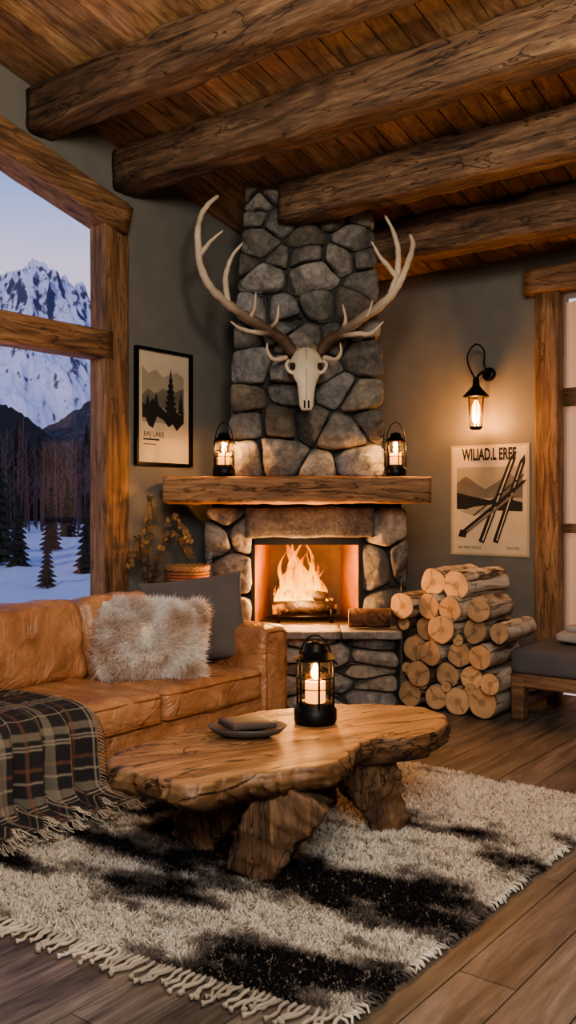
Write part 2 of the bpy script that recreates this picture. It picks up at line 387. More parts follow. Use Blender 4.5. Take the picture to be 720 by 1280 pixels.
def rubble(mb,domain,F,rows,cols,h=(.05,.1),jit=.32,an=1.3,gap=.005):
    xs=[p[0] for p in domain]; ys=[p[1] for p in domain]; x0,x1,y0,y1=min(xs),max(xs),min(ys),max(ys); seeds=[]
    if isinstance(rows,int): rl=[(1,max(1,cols+random.choice([-1,0,0,1]))) for r in range(rows)]
    else: rl=rows
    tot=sum(r[0] for r in rl); yy=y0
    for hh,nc in rl:
        sy=(y1-y0)*hh/tot
        for c in range(nc):
            sx=(x1-x0)/nc
            seeds.append((x0+(c+.5+random.uniform(-jit,jit))*sx,yy+(.5+random.uniform(-jit,jit))*sy,random.uniform(-.007,.007)))
        yy+=sy
    for poly in cells(domain,seeds,an): stone(mb,poly,F,random.uniform(*h),gap)
fp=[]
mb=MB()
ch=[(-.39,1.42),(.62,1.42),(.61,2.1),(.55,3.13),(-.275,3.27),(-.37,2.1)]
rubble(mb,ch,lambda a,b,d:(a,5.86-d,b),[(.26,4),(.22,5),(.2,4),(.23,4),(.2,5),(.14,4),(.22,3),(.12,5),(.16,3),(.09,4),(.10,3),(.07,4)],5,(.045,.11),.3,1.35)
tl=lambda b: max(0,(b-1.9)/1.3)
rubble(mb,[(5.90,1.42),(6.45,1.42),(6.45,3.25),(5.90,3.25)],lambda a,b,d:(-.345+.105*tl(b)-d*.4,a,b),11,3,(.03,.06))
rubble(mb,[(5.90,1.42),(6.9,1.42),(6.9,3.05),(5.90,3.05)],lambda a,b,d:(.565-.06*tl(b)+d*.4,a,b),11,5,(.03,.06))
# piers
rubble(mb,[(-.54,.46),(-.225,.46),(-.225,1.245),(-.54,1.245)],lambda a,b,d:(a,5.9-d,b),[(.3,1),(.35,1),(.3,2),(.1,1)],1,(.05,.09),.12,1)
rubble(mb,[(.465,.46),(.77,.46),(.77,1.245),(.465,1.245)],lambda a,b,d:(a,5.9-d,b),[(.42,1),(.2,2),(.35,1)],1,(.05,.09),.12,1)
rubble(mb,[(5.9,.0),(6.3,.0),(6.3,1.22),(5.9,1.22)],lambda a,b,d:(-.5-d*.4,a,b),6,2,(.03,.06),.2)
rubble(mb,[(5.9,.0),(6.6,.0),(6.6,1.22),(5.9,1.22)],lambda a,b,d:(.735+d*.4,a,b),6,3,(.03,.06),.2)
# hearth ledge stones
rubble(mb,[(-.45,.0),(.68,.0),(.68,.44),(-.45,.44)],lambda a,b,d:(a,5.66-d,b),[(.12,3),(.08,4),(.10,3),(.06,4),(.08,3)],4,(.03,.08),.2,2.4,.004)
rubble(mb,[(5.66,.0),(5.9,.0),(5.9,.43),(5.66,.43)],lambda a,b,d:(.63+d*.4,a,b),5,1,(.03,.06),.2,2.2)
rubble(mb,[(5.66,.0),(5.9,.0),(5.9,.43),(5.66,.43)],lambda a,b,d:(-.42-d*.4,a,b),5,1,(.03,.06),.2,2.2)
fp.append(mb.obj('stonework',[M_rock],MD))
mb=MB(); mb.beam((-.27,5.87,1.145),(.545,5.87,1.145),.13,.19,.018,30,.012,5,col=(.36,.35,.36)); fp.append(mb.obj('lintel_stone',[M_slab],MD))
mb=MB()
def foot(poly,z0,z1=None,mi=0):
    n=len(poly); lo=[D(a,b,z0) for a,b in poly]; hi=[]
    for a,b in poly:
        p=D(a,b,0); hi.append(V((p.x,p.y,z1 if z1 is not None else ceil_z(p.y)-.005)))
    mb.add(lo+hi,[tuple(range(n))[::-1],tuple(range(n,2*n))]+[(i,(i+1)%n,n+(i+1)%n,n+i) for i in range(n)],mi)
a0=[(-.34,5.89),(.57,5.89),(.57,7.0),(.25,7.26),(-.34,6.5)]
top=[(-.24,5.89),(.51,5.89),(.51,7.0),(.25,7.26),(-.24,6.6)]
n=5; lo=[D(a,b,1.25) for a,b in a0]; hi=[]
for a,b in top: p=D(a,b,0); hi.append(V((p.x,p.y,ceil_z(p.y)-.003)))
mb.add(lo+hi,[(4,3,2,1,0),(5,6,7,8,9)]+[(i,(i+1)%n,n+(i+1)%n,n+i) for i in range(n)],0)
foot([(-.49,5.93),(.73,5.93),(.73,6.9),(.25,7.2),(-.3,6.5),(-.49,6.3)],0,.455)
foot([(-.49,5.93),(.73,5.93),(.73,6.9),(.25,7.2),(-.3,6.5),(-.49,6.3)],1.09,1.26)
foot([(-.49,5.93),(-.225,5.93),(-.225,6.55),(-.3,6.5),(-.49,6.3)],.45,1.1)
foot([(.465,5.93),(.73,5.93),(.73,6.6),(.465,6.6)],.45,1.1)
foot([(-.42,5.68),(.63,5.68),(.63,5.94),(-.42,5.94)],0,.44)
fp.append(mb.obj('masonry_core',[M_mortar]))
mb=MB(); # hearth slabs
for a,b in((-.46,-.07),(-.06,.32),(.33,.69)):
    mb.beam((a,5.74,.463),(b,5.74,.463),.35,.05,.012,16,.008,5,col=(.75,.73,.72))
fp.append(mb.obj('hearth_slab',[M_slab],MD))
# firebox lining
nt=NT('firebox_brick'); v=coords(nt,(1,1,1)); n1=noi(nt,v,4,5); n2=noi(nt,v,30,5)
nt.l(ramp(nt,n1,[(.3,lin(84,54,32)),(.7,lin(146,92,52))]),nt.b.inputs['Base Color']); nt.b.inputs['Roughness'].default_value=.6; nt.l(bump(nt,n2,.4,.01),nt.b.inputs['Normal']); M_brick=nt.m
mb=MB(); X0,X1,Y0,Y1,Z0,Z1=-.225,.465,5.9,6.4,.488,1.05
mb.prism([(X0,Y0,Z0),(X0+.1,Y1,Z0),(X0+.1,Y1,Z1),(X0,Y0,Z1)],(-.01,0,0),0); mb.prism([(X1,Y0,Z0),(X1-.1,Y1,Z0),(X1-.1,Y1,Z1),(X1,Y0,Z1)],(.01,0,0),0)
mb.box((X0,Y1,Z0),(X1,Y1+.02,Z1),3); mb.box((X0,Y0-.02,Z0-.03),(X1,Y1,Z0),1); mb.box((X0,Y0,Z1),(X1,Y1,Z1+.04),1)
mb.box((X0-.005,Y0-.03,Z1-.05),(X1+.005,Y0,Z1-.005),2); mb.box((X0-.01,Y0-.03,Z0),(X0+.014,Y0,Z1-.02),2); mb.box((X1-.014,Y0-.03,Z0),(X1+.01,Y0,Z1-.02),2)
fp.append(mb.obj('firebox_lining',[M_brick,plain('soot',(.03,.018,.012),.9,bs=.4),M_black,plain('sooty_brick',(.09,.05,.03),.8,bs=.5,var=.4)],MD))
group('stone_fireplace',fp,D(.1,6,0))
mb=MB(); mb.beam((-.76,5.76,1.345),(.87,5.76,1.345),.36,.165,.022,60,.014,3,hi=.6); mb.obj('wood_mantel_shelf',[M_mantel],MD)
# fire logs + grate
parts=[]; mb=MB()
for xx in(-.04,.02,.08,.14,.2,.26): mb.tube([(xx,5.96,.53),(xx,6.22,.53)],.006,6)
for yy in(5.96,6.2):
    mb.tube([(-.08,yy,.53),(.30,yy,.53)],.008,6)
    for xx in(-.06,.28): mb.tube([(xx,yy,.49),(xx,yy,.535),(xx,yy-.005,.58)],.008,6)
parts.append(mb.obj('iron_grate',[M_black],MD))
nt=NT('charred_log'); v=coords(nt); n1=noi(nt,v,14,6); nt.l(ramp(nt,n1,[(.35,(.008,.006,.005)),(.7,(.05,.03,.02))]),nt.b.inputs['Base Color'])
nt.l(ramp(nt,noi(nt,v,9,4),[(.56,(0,0,0)),(.68,(1,.22,.02))]),nt.b.inputs['Emission Color']); nt.b.inputs['Emission Strength'].default_value=2.0; nt.l(bump(nt,n1,1,.02),nt.b.inputs['Normal']); M_char=nt.m
mb=MB()
mb.tube([(-.10,6.0,.585),(.1,5.99,.59),(.31,6.02,.585)],.043,14,amp=.25,freq=12); mb.tube([(-.07,6.13,.585),(.30,6.12,.59)],.045,14,amp=.25,freq=12); mb.tube([(-.03,6.1,.66),(.12,6.06,.665),(.25,6.03,.65)],.036,14,amp=.25,freq=12)
parts.append(mb.obj('burning_logs',[M_char],MD))
nt=NT('flame'); nt.n.remove(nt.b); e=nt.new('ShaderNodeEmission'); tr=nt.new('ShaderNodeBsdfTransparent'); mx=nt.new('ShaderNodeMixShader'); at=attr(nt); sp=nt.new('ShaderNodeSeparateColor'); nt.l(at,sp.inputs[0])
nt.l(ramp(nt,sp.outputs[0],[(0,(1,.58,.10)),(.35,(1,.40,.03)),(.7,(1,.24,.008)),(1,(.8,.10,.003))]),e.inputs[0])
v=coords(nt,(1,1,.45)); nz=noi(nt,v,20,3,1.8); mp=nt.new('ShaderNodeMath',operation='MULTIPLY'); nt.l(ramp(nt,nz,[(.36,(.08,.08,.08)),(.56,(1,1,1))]),mp.inputs[0]); nt.l(sp.outputs[1],mp.inputs[1])
st=nt.new('ShaderNodeMath',operation='MULTIPLY_ADD'); nt.l(sp.outputs[0],st.inputs[0]); st.inputs[1].default_value=-2.6; st.inputs[2].default_value=5.0; nt.l(st.outputs[0],e.inputs[1])
nt.l(mp.outputs[0],mx.inputs[0]); nt.l(tr.outputs[0],mx.inputs[1]); nt.l(e.outputs[0],mx.inputs[2]); nt.l(mx.outputs[0],nt.o.inputs[0]); M_flame=nt.m
mb=MB()
def tongue(x,y,z,H,R,ph,al):
    ringsl=[];cols=[];N=24;K=14
    for i in range(N+1):
        t=i/N; r=R*(math.sin(math.pi*min(1,t**.62))**.9*(1-.45*t)+.02)*(1-t*.2); ox=.08*H*2*math.sin(t*5+ph)*t; oy=.02*math.cos(t*4+ph)
        ringsl.append([V((x+ox+r*math.cos(2*math.pi*k/K)*(1+.15*math.sin(3*t*6+ph+k)),y+oy+r*.6*math.sin(2*math.pi*k/K),z+H*t)) for k in range(K)])
        cols.append((t,al*(1-t*.35),0))
    mb.rings(ringsl,0,cols,True,False)
for (x,y,H,R,ph,al) in [(.06,6.08,.44,.09,0,.6),(.12,6.05,.35,.07,1.3,.65),(.01,6.06,.31,.065,2.5,.65),(.16,6.08,.28,.06,3.6,.65),(-.04,6.08,.2,.05,4.2,.65),(.21,6.06,.2,.05,5.1,.65),(.07,6.04,.24,.045,.8,.85),(.12,6.03,.19,.04,2.1,.85),(.01,6.03,.16,.035,3.3,.85),(-.07,6.05,.14,.03,1,.7),(.24,6.05,.13,.03,2,.7),(.04,6.1,.50,.03,3,.75),(.12,6.1,.46,.028,5,.75),(.16,6.02,.12,.03,5,.9),(-.02,6.1,.38,.022,1.8,.75),(.18,6.1,.38,.022,.4,.75),(.09,6.1,.54,.018,1.2,.65),(.22,6.1,.26,.018,2.2,.7),(-.06,6.1,.25,.018,4.4,.7)]:
    tongue(x,y,.585,H,R,ph,al)
parts.append(mb.obj('flames',[M_flame],MD))
parts.append(light('fire_glow','POINT',D(.08,5.97,.80),24,(1,.46,.14),.10)); parts.append(light('fire_glow_low','POINT',D(.08,5.76,.76),52,(1,.46,.15),.12))
group('log_fire',parts,D(.1,6.1,.49))
# small log resting on hearth
barkm=wood('bark',lin(48,38,30),lin(100,84,68),lin(154,138,118),(14,14,14),rough=.9,bs=1.2)
nt=NT('birch_bark'); v=coords(nt,(5,1.2,16)); n1=noi(nt,v,1.6,5,.8); v2=coords(nt); n2=noi(nt,v2,7,5)
o_=ramp(nt,n1,[(.36,lin(40,32,28)),(.41,lin(110,92,76)),(.46,lin(190,174,152)),(.7,lin(224,212,194))]); o_=mul(nt,o_,ramp(nt,n2,[(.34,lin(140,106,80)),(.50,(1,1,1))]),.9); o_=mul(nt,o_,attr(nt)); nt.l(o_,nt.b.inputs['Base Color']); nt.b.inputs['Roughness'].default_value=.8; nt.l(bump(nt,n1,.8,.01),nt.b.inputs['Normal']); M_birch=nt.m
endm=plain('cut_wood',lin(200,162,120),.75,bs=.3,bsc=80,var=.12,col=True)
def log(mb,p0,p1,r,bark=0,colb=(1,1,1)):
    p0=V(p0);p1=V(p1);t=(p1-p0).normalized();a=t.cross(V((0,0,1))).normalized();b=t.cross(a)
    K=32;sd=random.random()*90; prof=[1+.13*noise.noise(V((math.cos(2*math.pi*k/K)*1.3,math.sin(2*math.pi*k/K)*1.3,sd))) for k in range(K)]
    def ring(p,s): return [p+(a*math.cos(2*math.pi*k/K)+b*math.sin(2*math.pi*k/K))*r*prof[k]*s for k in range(K)]
    R=[]
    for i in range(9):
        f=i/8; p=p0.lerp(p1,f); rr=ring(p,1)
        R.append([q+(q-p)*.09*noise.noise(q*14) for q in rr])
    mb.rings(R,bark,colb,True,False)
    tone=random.uniform(.72,1.08); cang=random.uniform(0,6.28)
    for p,dr in((p0,-1),(p1,1)):
        vs=[];cols=[];q=V((random.uniform(-.12,.12),0,0))
        levels=[1.0,.94,.93,.86,.78,.70,.62,.52,.42,.32,.22,.12,.03]
        for li,s in enumerate(levels):
            rg=ring(p+(a*q.x)*r*(1-s),s)
            for k,w in enumerate(rg):
                vs.append(w+t*dr*.002*(li>0)); 
                kk=(.38 if li<1 else (.8 if li==1 else (1.0-.16*(li%2))*(.9+.2*noise.noise(w*20)))); 
                if li>=10: kk*=.65
                th=(2*math.pi*k/K-cang)%(2*math.pi)
                if li>=3 and (th<.16 or abs(th-2.3)<.1): kk*=.45
                kk*=tone
                cols.append((kk,kk*.97,kk*.93))
        fs=[]
        for i in range(len(levels)-1):
            for k in range(K):
                f=(i*K+k,i*K+(k+1)%K,(i+1)*K+(k+1)%K,(i+1)*K+k); fs.append(f if dr>0 else f[::-1])
        fs.append(tuple((len(levels)-1)*K+k for k in range(K)) if dr>0 else tuple((len(levels)-1)*K+k for k in range(K))[::-1])
        mb.add(vs,fs,1,cols,False)
mb=MB(); log(mb,D(.38,5.72,.552),D(.635,5.69,.555),.058,0,(.8,.5,.4)); mb.obj('firewood_log',[barkm,endm])
# firewood stack (logs along room y)
mb=MB()
def P2(ri,k):
    return 1.42+(.080 if ri%2 else 0)+k*.159
rowsN=[4,4,4,4,4,2]
for ri,nn in enumerate(rowsN):
    for k in range(nn):
        r=random.uniform(.066,.090)
        if ri%2 and k==nn-1 and ri<4: r=.06
        X=P2(ri,k)+random.uniform(-.010,.010); Z=.088+ri*.139+random.uniform(-.010,.010)
        if ri==4: X-=.03
        if ri==5: X+=.06
        y0=-1.01+random.uniform(-.06,.06); L=random.uniform(.42,.50); ti=random.uniform(-.02,.0)
        if ri>=4: L=.50; ti=.01+.02*k
        if ri==4 and k==3: L=.38; ti=-.02
        if ri==0 and k==0: y0=-1.0
        bk=2 if (ri>=2 or random.random()<.6) else 0; kb=random.uniform(.7,1.0)
        log(mb,(X,y0,Z),(X+ti,y0+L,Z+random.uniform(-.006,.006)),r,bk,(kb,kb,kb))
for (X,Z,r) in((1.50,.165,.036),(1.66,.165,.034),(1.82,.165,.035),(1.58,.44,.03),(1.74,.45,.035),(1.39,.25,.034),(1.37,.52,.04)):
    log(mb,(X,-1.0,Z),(X,-.6,Z),r,0,(.8,.8,.8))
mb.obj('firewood_stack',[barkm,endm,M_birch])
# ================================================================== SKULL + ANTLERS
K_=.00478
def S(px,py,y): return V(((px-383)*K_,y,(440-py)*K_))
mb=MB()
def antler(path,r0,r1,dark=0,side=0):
    pts=smooth_path([S(a,b,c) for a,b,c in path],7); n=len(pts); rad=[(r0+(r1-r0)*(i/(n-1))**1.1)*1.18 for i in range(n)]; rad[-1]=r1*.3
    cols=[]
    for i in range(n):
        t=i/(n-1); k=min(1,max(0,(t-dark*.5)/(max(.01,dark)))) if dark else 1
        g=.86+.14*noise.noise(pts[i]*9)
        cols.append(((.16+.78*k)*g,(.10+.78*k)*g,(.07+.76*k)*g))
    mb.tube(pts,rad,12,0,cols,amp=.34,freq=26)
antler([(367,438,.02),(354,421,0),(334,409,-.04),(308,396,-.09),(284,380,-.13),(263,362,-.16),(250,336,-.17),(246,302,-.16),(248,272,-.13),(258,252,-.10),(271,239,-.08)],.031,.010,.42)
antler([(284,380,-.13),(281,352,-.17),(288,326,-.19),(303,306,-.19)],.018,.005)
antler([(310,397,-.09),(317,386,-.13),(319,367,-.16)],.013,.004,.0)
antler([(334,409,-.04),(345,400,-.1),(348,381,-.14)],.014,.004,.3)
antler([(346,414,-.02),(318,415,-.1),(300,412,-.15),(287,404,-.18)],.017,.004,.25)
antler([(248,322,-.17),(262,306,-.2),(279,291,-.2)],.015,.004)
antler([(358,444,.0),(342,448,-.06),(334,440,-.09),(333,428,-.1)],.014,.004)
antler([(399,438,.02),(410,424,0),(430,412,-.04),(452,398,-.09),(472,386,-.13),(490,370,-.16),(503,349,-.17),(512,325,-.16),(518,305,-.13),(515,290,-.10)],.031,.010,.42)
antler([(490,370,-.16),(498,340,-.14),(499,310,-.12),(493,285,-.1),(483,264,-.08)],.02,.006)
antler([(497,348,-.15),(485,335,-.18),(474,322,-.19),(464,304,-.19)],.016,.005)
antler([(430,412,-.04),(433,399,-.1),(429,381,-.14)],.014,.004,.3)
antler([(416,418,-.02),(445,417,-.1),(464,418,-.15),(480,404,-.18)],.017,.004,.25)
antler([(455,398,-.09),(462,392,-.14),(466,377,-.17)],.012,.004)
antler([(406,444,.0),(420,448,-.06),(427,440,-.09),(426,428,-.1)],.014,.004)
# skull: sections down the muzzle
sec=[(.05,.05,.03,.03),(.035,.03,.062,.06),(.0,.0,.082,.075),(-.04,-.03,.098,.08),(-.08,-.055,.106,.078),(-.115,-.07,.100,.07),(-.15,-.085,.078,.06),(-.19,-.10,.060,.052),(-.24,-.115,.050,.044),(-.29,-.13,.045,.036),(-.33,-.14,.043,.028),(-.36,-.15,.032,.018)]
R=[]
for z,y,rx,ry in sec:
    ring=[]
    for k in range(28):
        th=2*math.pi*k/28; x=rx*math.cos(th); yy=ry*math.sin(th)
        P=V((x,y+yy,z)); P+=V((x,yy,0)).normalized()*.004*noise.noise(P*30)
        for sx in(-1,1):
            d=(P-V((sx*.092,-.105,-.085))).length
            if d<.038: P+=V((-sx*.5,.9,0)).normalized()*.032*(1-d/.038)
        ring.append(P)
    R.append(ring)
mb.rings(R,0,(1,.98,.94),True,True)
for sx in(-1,1):
    mb.tube(smooth_path([(sx*.106,-.06,-.045),(sx*.122,-.09,-.075),(sx*.108,-.115,-.115),(sx*.075,-.125,-.135)],4),.011,8,0,(1,.98,.94)) # orbit rim
    mb.tube([(sx*.045,.02,.02),(sx*.07,0,.03)],[.034,.036],12,0,(.35,.27,.2))
    mb.rbox((sx*.084,-.104,-.088),(.017,.014,.022),.012,4,mi=1)
    mb.rbox((sx*.012,-.166,-.325),(.006,.010,.024),.005,4,mi=1)
mb.tube([(0,-.082,.02),(0,-.118,-.06),(0,-.15,-.15),(0,-.162,-.22),(0,-.17,-.30)],.004,6,0,(.82,.78,.7))
sk=[mb.obj('skull_and_antlers',[M_bone,plain('socket_dark',(.02,.015,.012),.9)],MD@Matrix.Translation((.112,5.70,2.185)))]
group('mounted_deer_skull',sk,D(.112,5.7,2.185))
# ================================================================== LANTERNS
M_cand=emis('candle_glow',(1,.42,.09),2.2); M_fl=emis('candle_flame',(1,.52,.13),18)
def lantern(c,H,R,round_=True,power=3,hh=.52):
    mb=MB(); K=24 if round_ else 6
    mb.lathe([(R*.98,0),(R*1.05,.012*H/.3),(R*1.05,.05*H/.3),(R*.9,.06*H/.3),(R*.85,.075*H/.3)],c,K)
    b0=.07*H/.3; t0=.76*H
    mb.lathe([(R*.88,t0),(R*1.02,t0+.01),(R*1.0,t0+.03*H),(R*.62,t0+.12*H),(R*.55,t0+.13*H),(R*.5,t0+.20*H),(R*.32,t0+.22*H),(R*.1,t0+.235*H)],c,K)
    for f in(.38,.62): mb.tube([V(c)+V((R*.93*math.cos(a),R*.93*math.sin(a),b0+(t0-b0)*f)) for a in [2*math.pi*i/20 for i in range(20)]],R*.03,6,closed=True)
    for i in range(6):
        a=2*math.pi*i/6+.3; x,y=c[0]+R*.93*math.cos(a),c[1]+R*.93*math.sin(a); mb.tube([(x,y,c[2]+b0-.01),(x,y,c[2]+t0+.005)],R*.055,6)
    pts=[V(c)+V((R*1.08*math.cos(a)*(.75 if a!=0 else 1),0,t0*.93+max(0,math.sin(a))*H*hh)) for a in [math.pi*i/16 for i in range(17)]]
    cc=V(c); pts=[cc+Matrix.Rotation(ANG,3,'Z')@(p-cc) for p in pts]
    mb.tube(pts,R*.045,6)
    a=mb.obj('metal_frame',[M_black])
    g=MB(); g.lathe([(R*.84,b0),(R*.86,(b0+t0)/2),(R*.84,t0)],c,K,cap=False); g=g.obj('glass_chimney',[M_lglass])
    q=MB(); q.lathe([(R*.5,b0),(R*.5,b0+H*.27),(R*.44,b0+H*.28)],c,16,0); q.lathe([(.001,b0+H*.28),(R*.2,b0+H*.33),(R*.24,b0+H*.38),(R*.11,b0+H*.46),(.001,b0+H*.54)],c,12,1); q=q.obj('candle',[M_cand,M_fl])
    l=light('candle_light','POINT',(c[0],c[1],c[2]+b0+H*.5),power,(1,.50,.18),R*.2)
    group('lantern',[a,g,q,l],c)
lantern(tuple(D(-.395,5.68,1.434)),.27,.070,False,26); lantern(tuple(D(.665,5.68,1.434)),.27,.070,False,26)
lantern(tuple(D(.107,3.60,.402)),.32,.080,True,10,.36)
# wall sconce
mb=MB(); sx,sz=1.45,2.165
mb.lathe([(.0,0),(.048,0),(.048,.014),(.035,.026),(.0,.03)],K=20,M=Matrix.Translation((sx+.02,-.001,sz))@Matrix.Rotation(math.pi/2,4,'X'))
mb.tube(smooth_path([(sx+.02,-.02,sz),(sx+.02,-.09,sz+.01),(sx+.01,-.15,sz-.02),(sx-.0,-.17,sz-.07)],5),.009,8)
mb.tube(smooth_path([(sx+.0,-.17,sz-.06),(sx-.055,-.17,sz+.05),(sx-.06,-.17,sz+.13),(sx,-.17,sz+.19),(sx+.06,-.17,sz+.14),(sx+.055,-.16,sz+.05),(sx+.02,-.03,sz+.0)],6),.006,8)
c=(sx,-.17,1.77)
mb.lathe([(.014,.36),(.022,.34),(.024,.30),(.05,.27),(.085,.235),(.09,.225),(.05,.22),(.0,.22)],c,24)
mb.lathe([(.0,0),(.03,.0),(.045,.012),(.045,.02),(.0,.02)],c,20)
for i in range(6):
    a=2*math.pi*i/6; mb.tube([(c[0]+.044*math.cos(a),c[1]+.044*math.sin(a),c[2]+.012),(c[0]+.056*math.cos(a),c[1]+.056*math.sin(a),c[2]+.225)],.003,6)
pa=mb.obj('bracket_and_shade',[M_black]); mb=MB(); mb.lathe([(.04,.02),(.052,.22)],c,20,cap=False); pg=mb.obj('glass',[M_lglass])
mb=MB(); mb.lathe([(.0,.04),(.022,.05),(.028,.10),(.026,.16),(.012,.2),(.0,.205)],c,16); pb=mb.obj('bulb',[emis('bulb_glow',(1,.46,.10),10)])
group('wall_sconce',[pa,pg,pb,light('sconce_light','POINT',(sx,-.19,1.83),54,(1,.44,.13),.05)],(sx,-.05,sz))
# ================================================================== WALL ART
def text(s,size,M,mat,name='lettering'):
    c=bpy.data.curves.new(name,'FONT'); c.body=s; c.size=size; c.align_x='CENTER'; c.materials.append(mat); o=bpy.data.objects.new(name,c); o.matrix_world=M; bpy.context.scene.collection.objects.link(o); return o
M_paper=plain('aged_paper',lin(200,184,156),.85,var=.08); M_ink=plain('ink',lin(34,31,29),.8); M_ink2=plain('ink_grey',lin(112,104,92),.8,var=.25); M_ink3=plain('ink_pale',lin(160,148,126),.8,var=.1)
px0,px1,pz0,pz1=1.175,1.765,.90,1.675
def P(u,v,d): return (px0+(px1-px0)*u,-.004-d,pz0+(pz1-pz0)*v)
mb=MB()
def poly(pts,d,mi): 
    n=len(pts); mb.add([P(u,v,d) for u,v in pts],[tuple(range(n))],mi)
mb.box(P(0,0,0),P(1,1,.004),4); poly([(.03,.02),(.97,.02),(.97,.98),(.03,.98)],.0042,0)
poly([(.08,.42),(.92,.42),(.92,.80),(.08,.80)],.005,3)
poly([(.08,.52),(.08,.66),(.2,.72),(.32,.66),(.45,.60),(.6,.66),(.75,.74),(.85,.69),(.92,.72),(.92,.52)],.0055,2)
poly([(.08,.42),(.08,.57),(.25,.54),(.5,.5),(.7,.52),(.92,.48),(.92,.40)],.006,1)
poly([(.12,.40),(.3,.44),(.62,.47),(.5,.40),(.3,.36)],.0065,3)
def strip(a,b,w,d,mi,tip=True):
    a=V((a[0],a[1]));b=V((b[0],b[1]));asp=.59/.775;t=(b-a);t=V((t.x*asp,t.y)).normalized();nn=V((-t.y/asp,t.x))*w;tt=V((t.x/asp,t.y))*w*2
    pts=[a-nn,a+nn,b+nn]+([b+tt*1.3] if tip else [])+[b-nn]; poly([(p.x,p.y) for p in pts],d,mi)
strip((.40,.12),(.80,.87),.028,.007,1); strip((.58,.12),(.92,.84),.026,.0072,1); strip((.42,.135),(.79,.85),.006,.0075,0); strip((.60,.14),(.91,.82),.005,.0077,0)
strip((.14,.20),(.93,.66),.014,.0079,1); strip((.2,.20),(.9,.60),.01,.0081,2); strip((.3,.36),(.93,.72),.006,.0083,1)
poly([(.10,.17),(.20,.16),(.22,.22),(.13,.235)],.0085,1)
pp=[mb.obj('sheet',[M_paper,M_ink,M_ink2,M_ink3,plain('poster_edge',lin(180,160,128),.8)])]
RX=Matrix.Rotation(math.pi/2,4,'X')
t1=text('WILIAD.L EREF',.104,Matrix.Translation(P(.5,.865,.009))@RX@Matrix.Diagonal((.60,1.1,1,1)),M_ink); t1.data.offset=.0035
pp+=[t1,text('SKI PINE RIDGE',.026,Matrix.Translation(P(.25,.06,.006))@RX,M_ink,'caption'),text('WINTER',.026,Matrix.Translation(P(.8,.06,.006))@RX,M_ink,'caption_right')]
group('ski_poster',pp,(1.47,0,1.29))
# framed print on left wall (facing +x): u runs toward the corner (+y)
fy0,fy1,fz0,fz1=-1.962,-1.495,1.525,2.235
def P(u,v,d): return (.004+d,fy0+(fy1-fy0)*u,fz0+(fz1-fz0)*v)
mb=MB(); poly([(0,0),(1,0),(1,1),(0,1)],.004,0)
poly([(.10,.36),(.9,.36),(.9,.80),(.75,.84),(.5,.78),(.35,.84),(.22,.80),(.10,.86)],.005,3)
poly([(.10,.60),(.2,.66),(.35,.62),(.5,.68),(.65,.64),(.9,.70),(.9,.5),(.1,.5)],.0055,2)
poly([(.10,.40),(.10,.53),(.2,.50),(.30,.58),(.36,.53),(.46,.50),(.56,.46),(.7,.5),(.82,.45),(.9,.47),(.9,.38),(.76,.30),(.68,.36),(.6,.33),(.5,.39),(.38,.42),(.3,.31),(.22,.33),(.16,.40)],.006,1)
for (cx,b,h,w) in((.64,.45,.42,.26),(.84,.46,.20,.14),(.2,.50,.12,.1),(.36,.50,.14,.12)):
    pts=[];N=8
    for i in range(N+1): t=i/N; ww=w*(1-t)*.5; pts+= [(cx+ww+.02*(1-t),b+h*t),(cx+ww*.55,b+h*(t+.04))]
    L=[(2*cx-a,bb) for a,bb in pts][::-1]; poly(pts+L,.0065,1)
poly([(.12,.20),(.42,.20),(.42,.215),(.12,.215)],.006,1); poly([(.12,.16),(.36,.16),(.36,.17),(.12,.17)],.006,2)
pp=[mb.obj('print',[M_paper,M_ink,M_ink2,M_ink3])]
mb=MB(); w=.018
for a,b in(((fy0-w,fz0-w),(fy1+w,fz0)),((fy0-w,fz1),(fy1+w,fz1+w)),((fy0-w,fz0),(fy0,fz1)),((fy1,fz0),(fy1+w,fz1))): mb.box((.002,a[0],a[1]),(.032,b[0],b[1]))
pp.append(mb.obj('frame',[M_black]))
LY=Matrix.Rotation(math.pi/2,4,'Z')@RX
pp.append(text('BAJ LAKE',.045,Matrix.Translation(P(.32,.235,.007))@LY,M_ink))
group('framed_landscape_print',pp,(0,-1.73,1.88))
# ================================================================== SOFA
parts=[]; mb=MB(); YA=-1.95; YB=-4.58
mb.rbox((.76,(YA+YB)/2,.155),(.43,(YA-YB)/2-.02,.085),.02,10)
mb.rbox((.40,(YA+YB)/2,.40),(.10,(YA-YB)/2-.03,.32),.05,12)
parts.append(mb.obj('frame',[M_leather])); mb=MB()
for y in(YA-.11,YB+.11): mb.rbox((.75,y,.335),(.455,.11,.265),.045,14,puff=(.008,.008,.012))
parts.append(mb.obj('arms',[M_leather])); mb=MB()
sw=(YA-YB-.44)/3
for i in range(3):
    y=YA-.22-sw*(i+.5)
    mb.rbox((.86,y,.305),(.35,sw/2-.004,.08),.04,26,puff=(.012,.004,.022),nz=.010,nf=10)
    T=Matrix.Translation((.56,y,.565))@Matrix.Rotation(math.radians(-12),4,'Y')
    mb.rbox((0,0,0),(.10,sw/2-.004,.205),.06,26,M=T,puff=(.035,.004,.015),nz=.016,nf=9)
parts.append(mb.obj('cushions',[M_leather])); mb=MB()
def piping(x0,x1,y0,y1,z,r=.005):
    rr=.035; pts=[]
    for cx,cy,a0 in((x1-rr,y1-rr,0),(x0+rr,y1-rr,90),(x0+rr,y0+rr,180),(x1-rr,y0+rr,270)):
        for a in(0,30,60,90): th=math.radians(a0+a); pts.append((cx+rr*math.cos(th),cy+rr*math.sin(th),z))
    mb.tube(pts,r,6,col=(.6,.5,.4),closed=True)
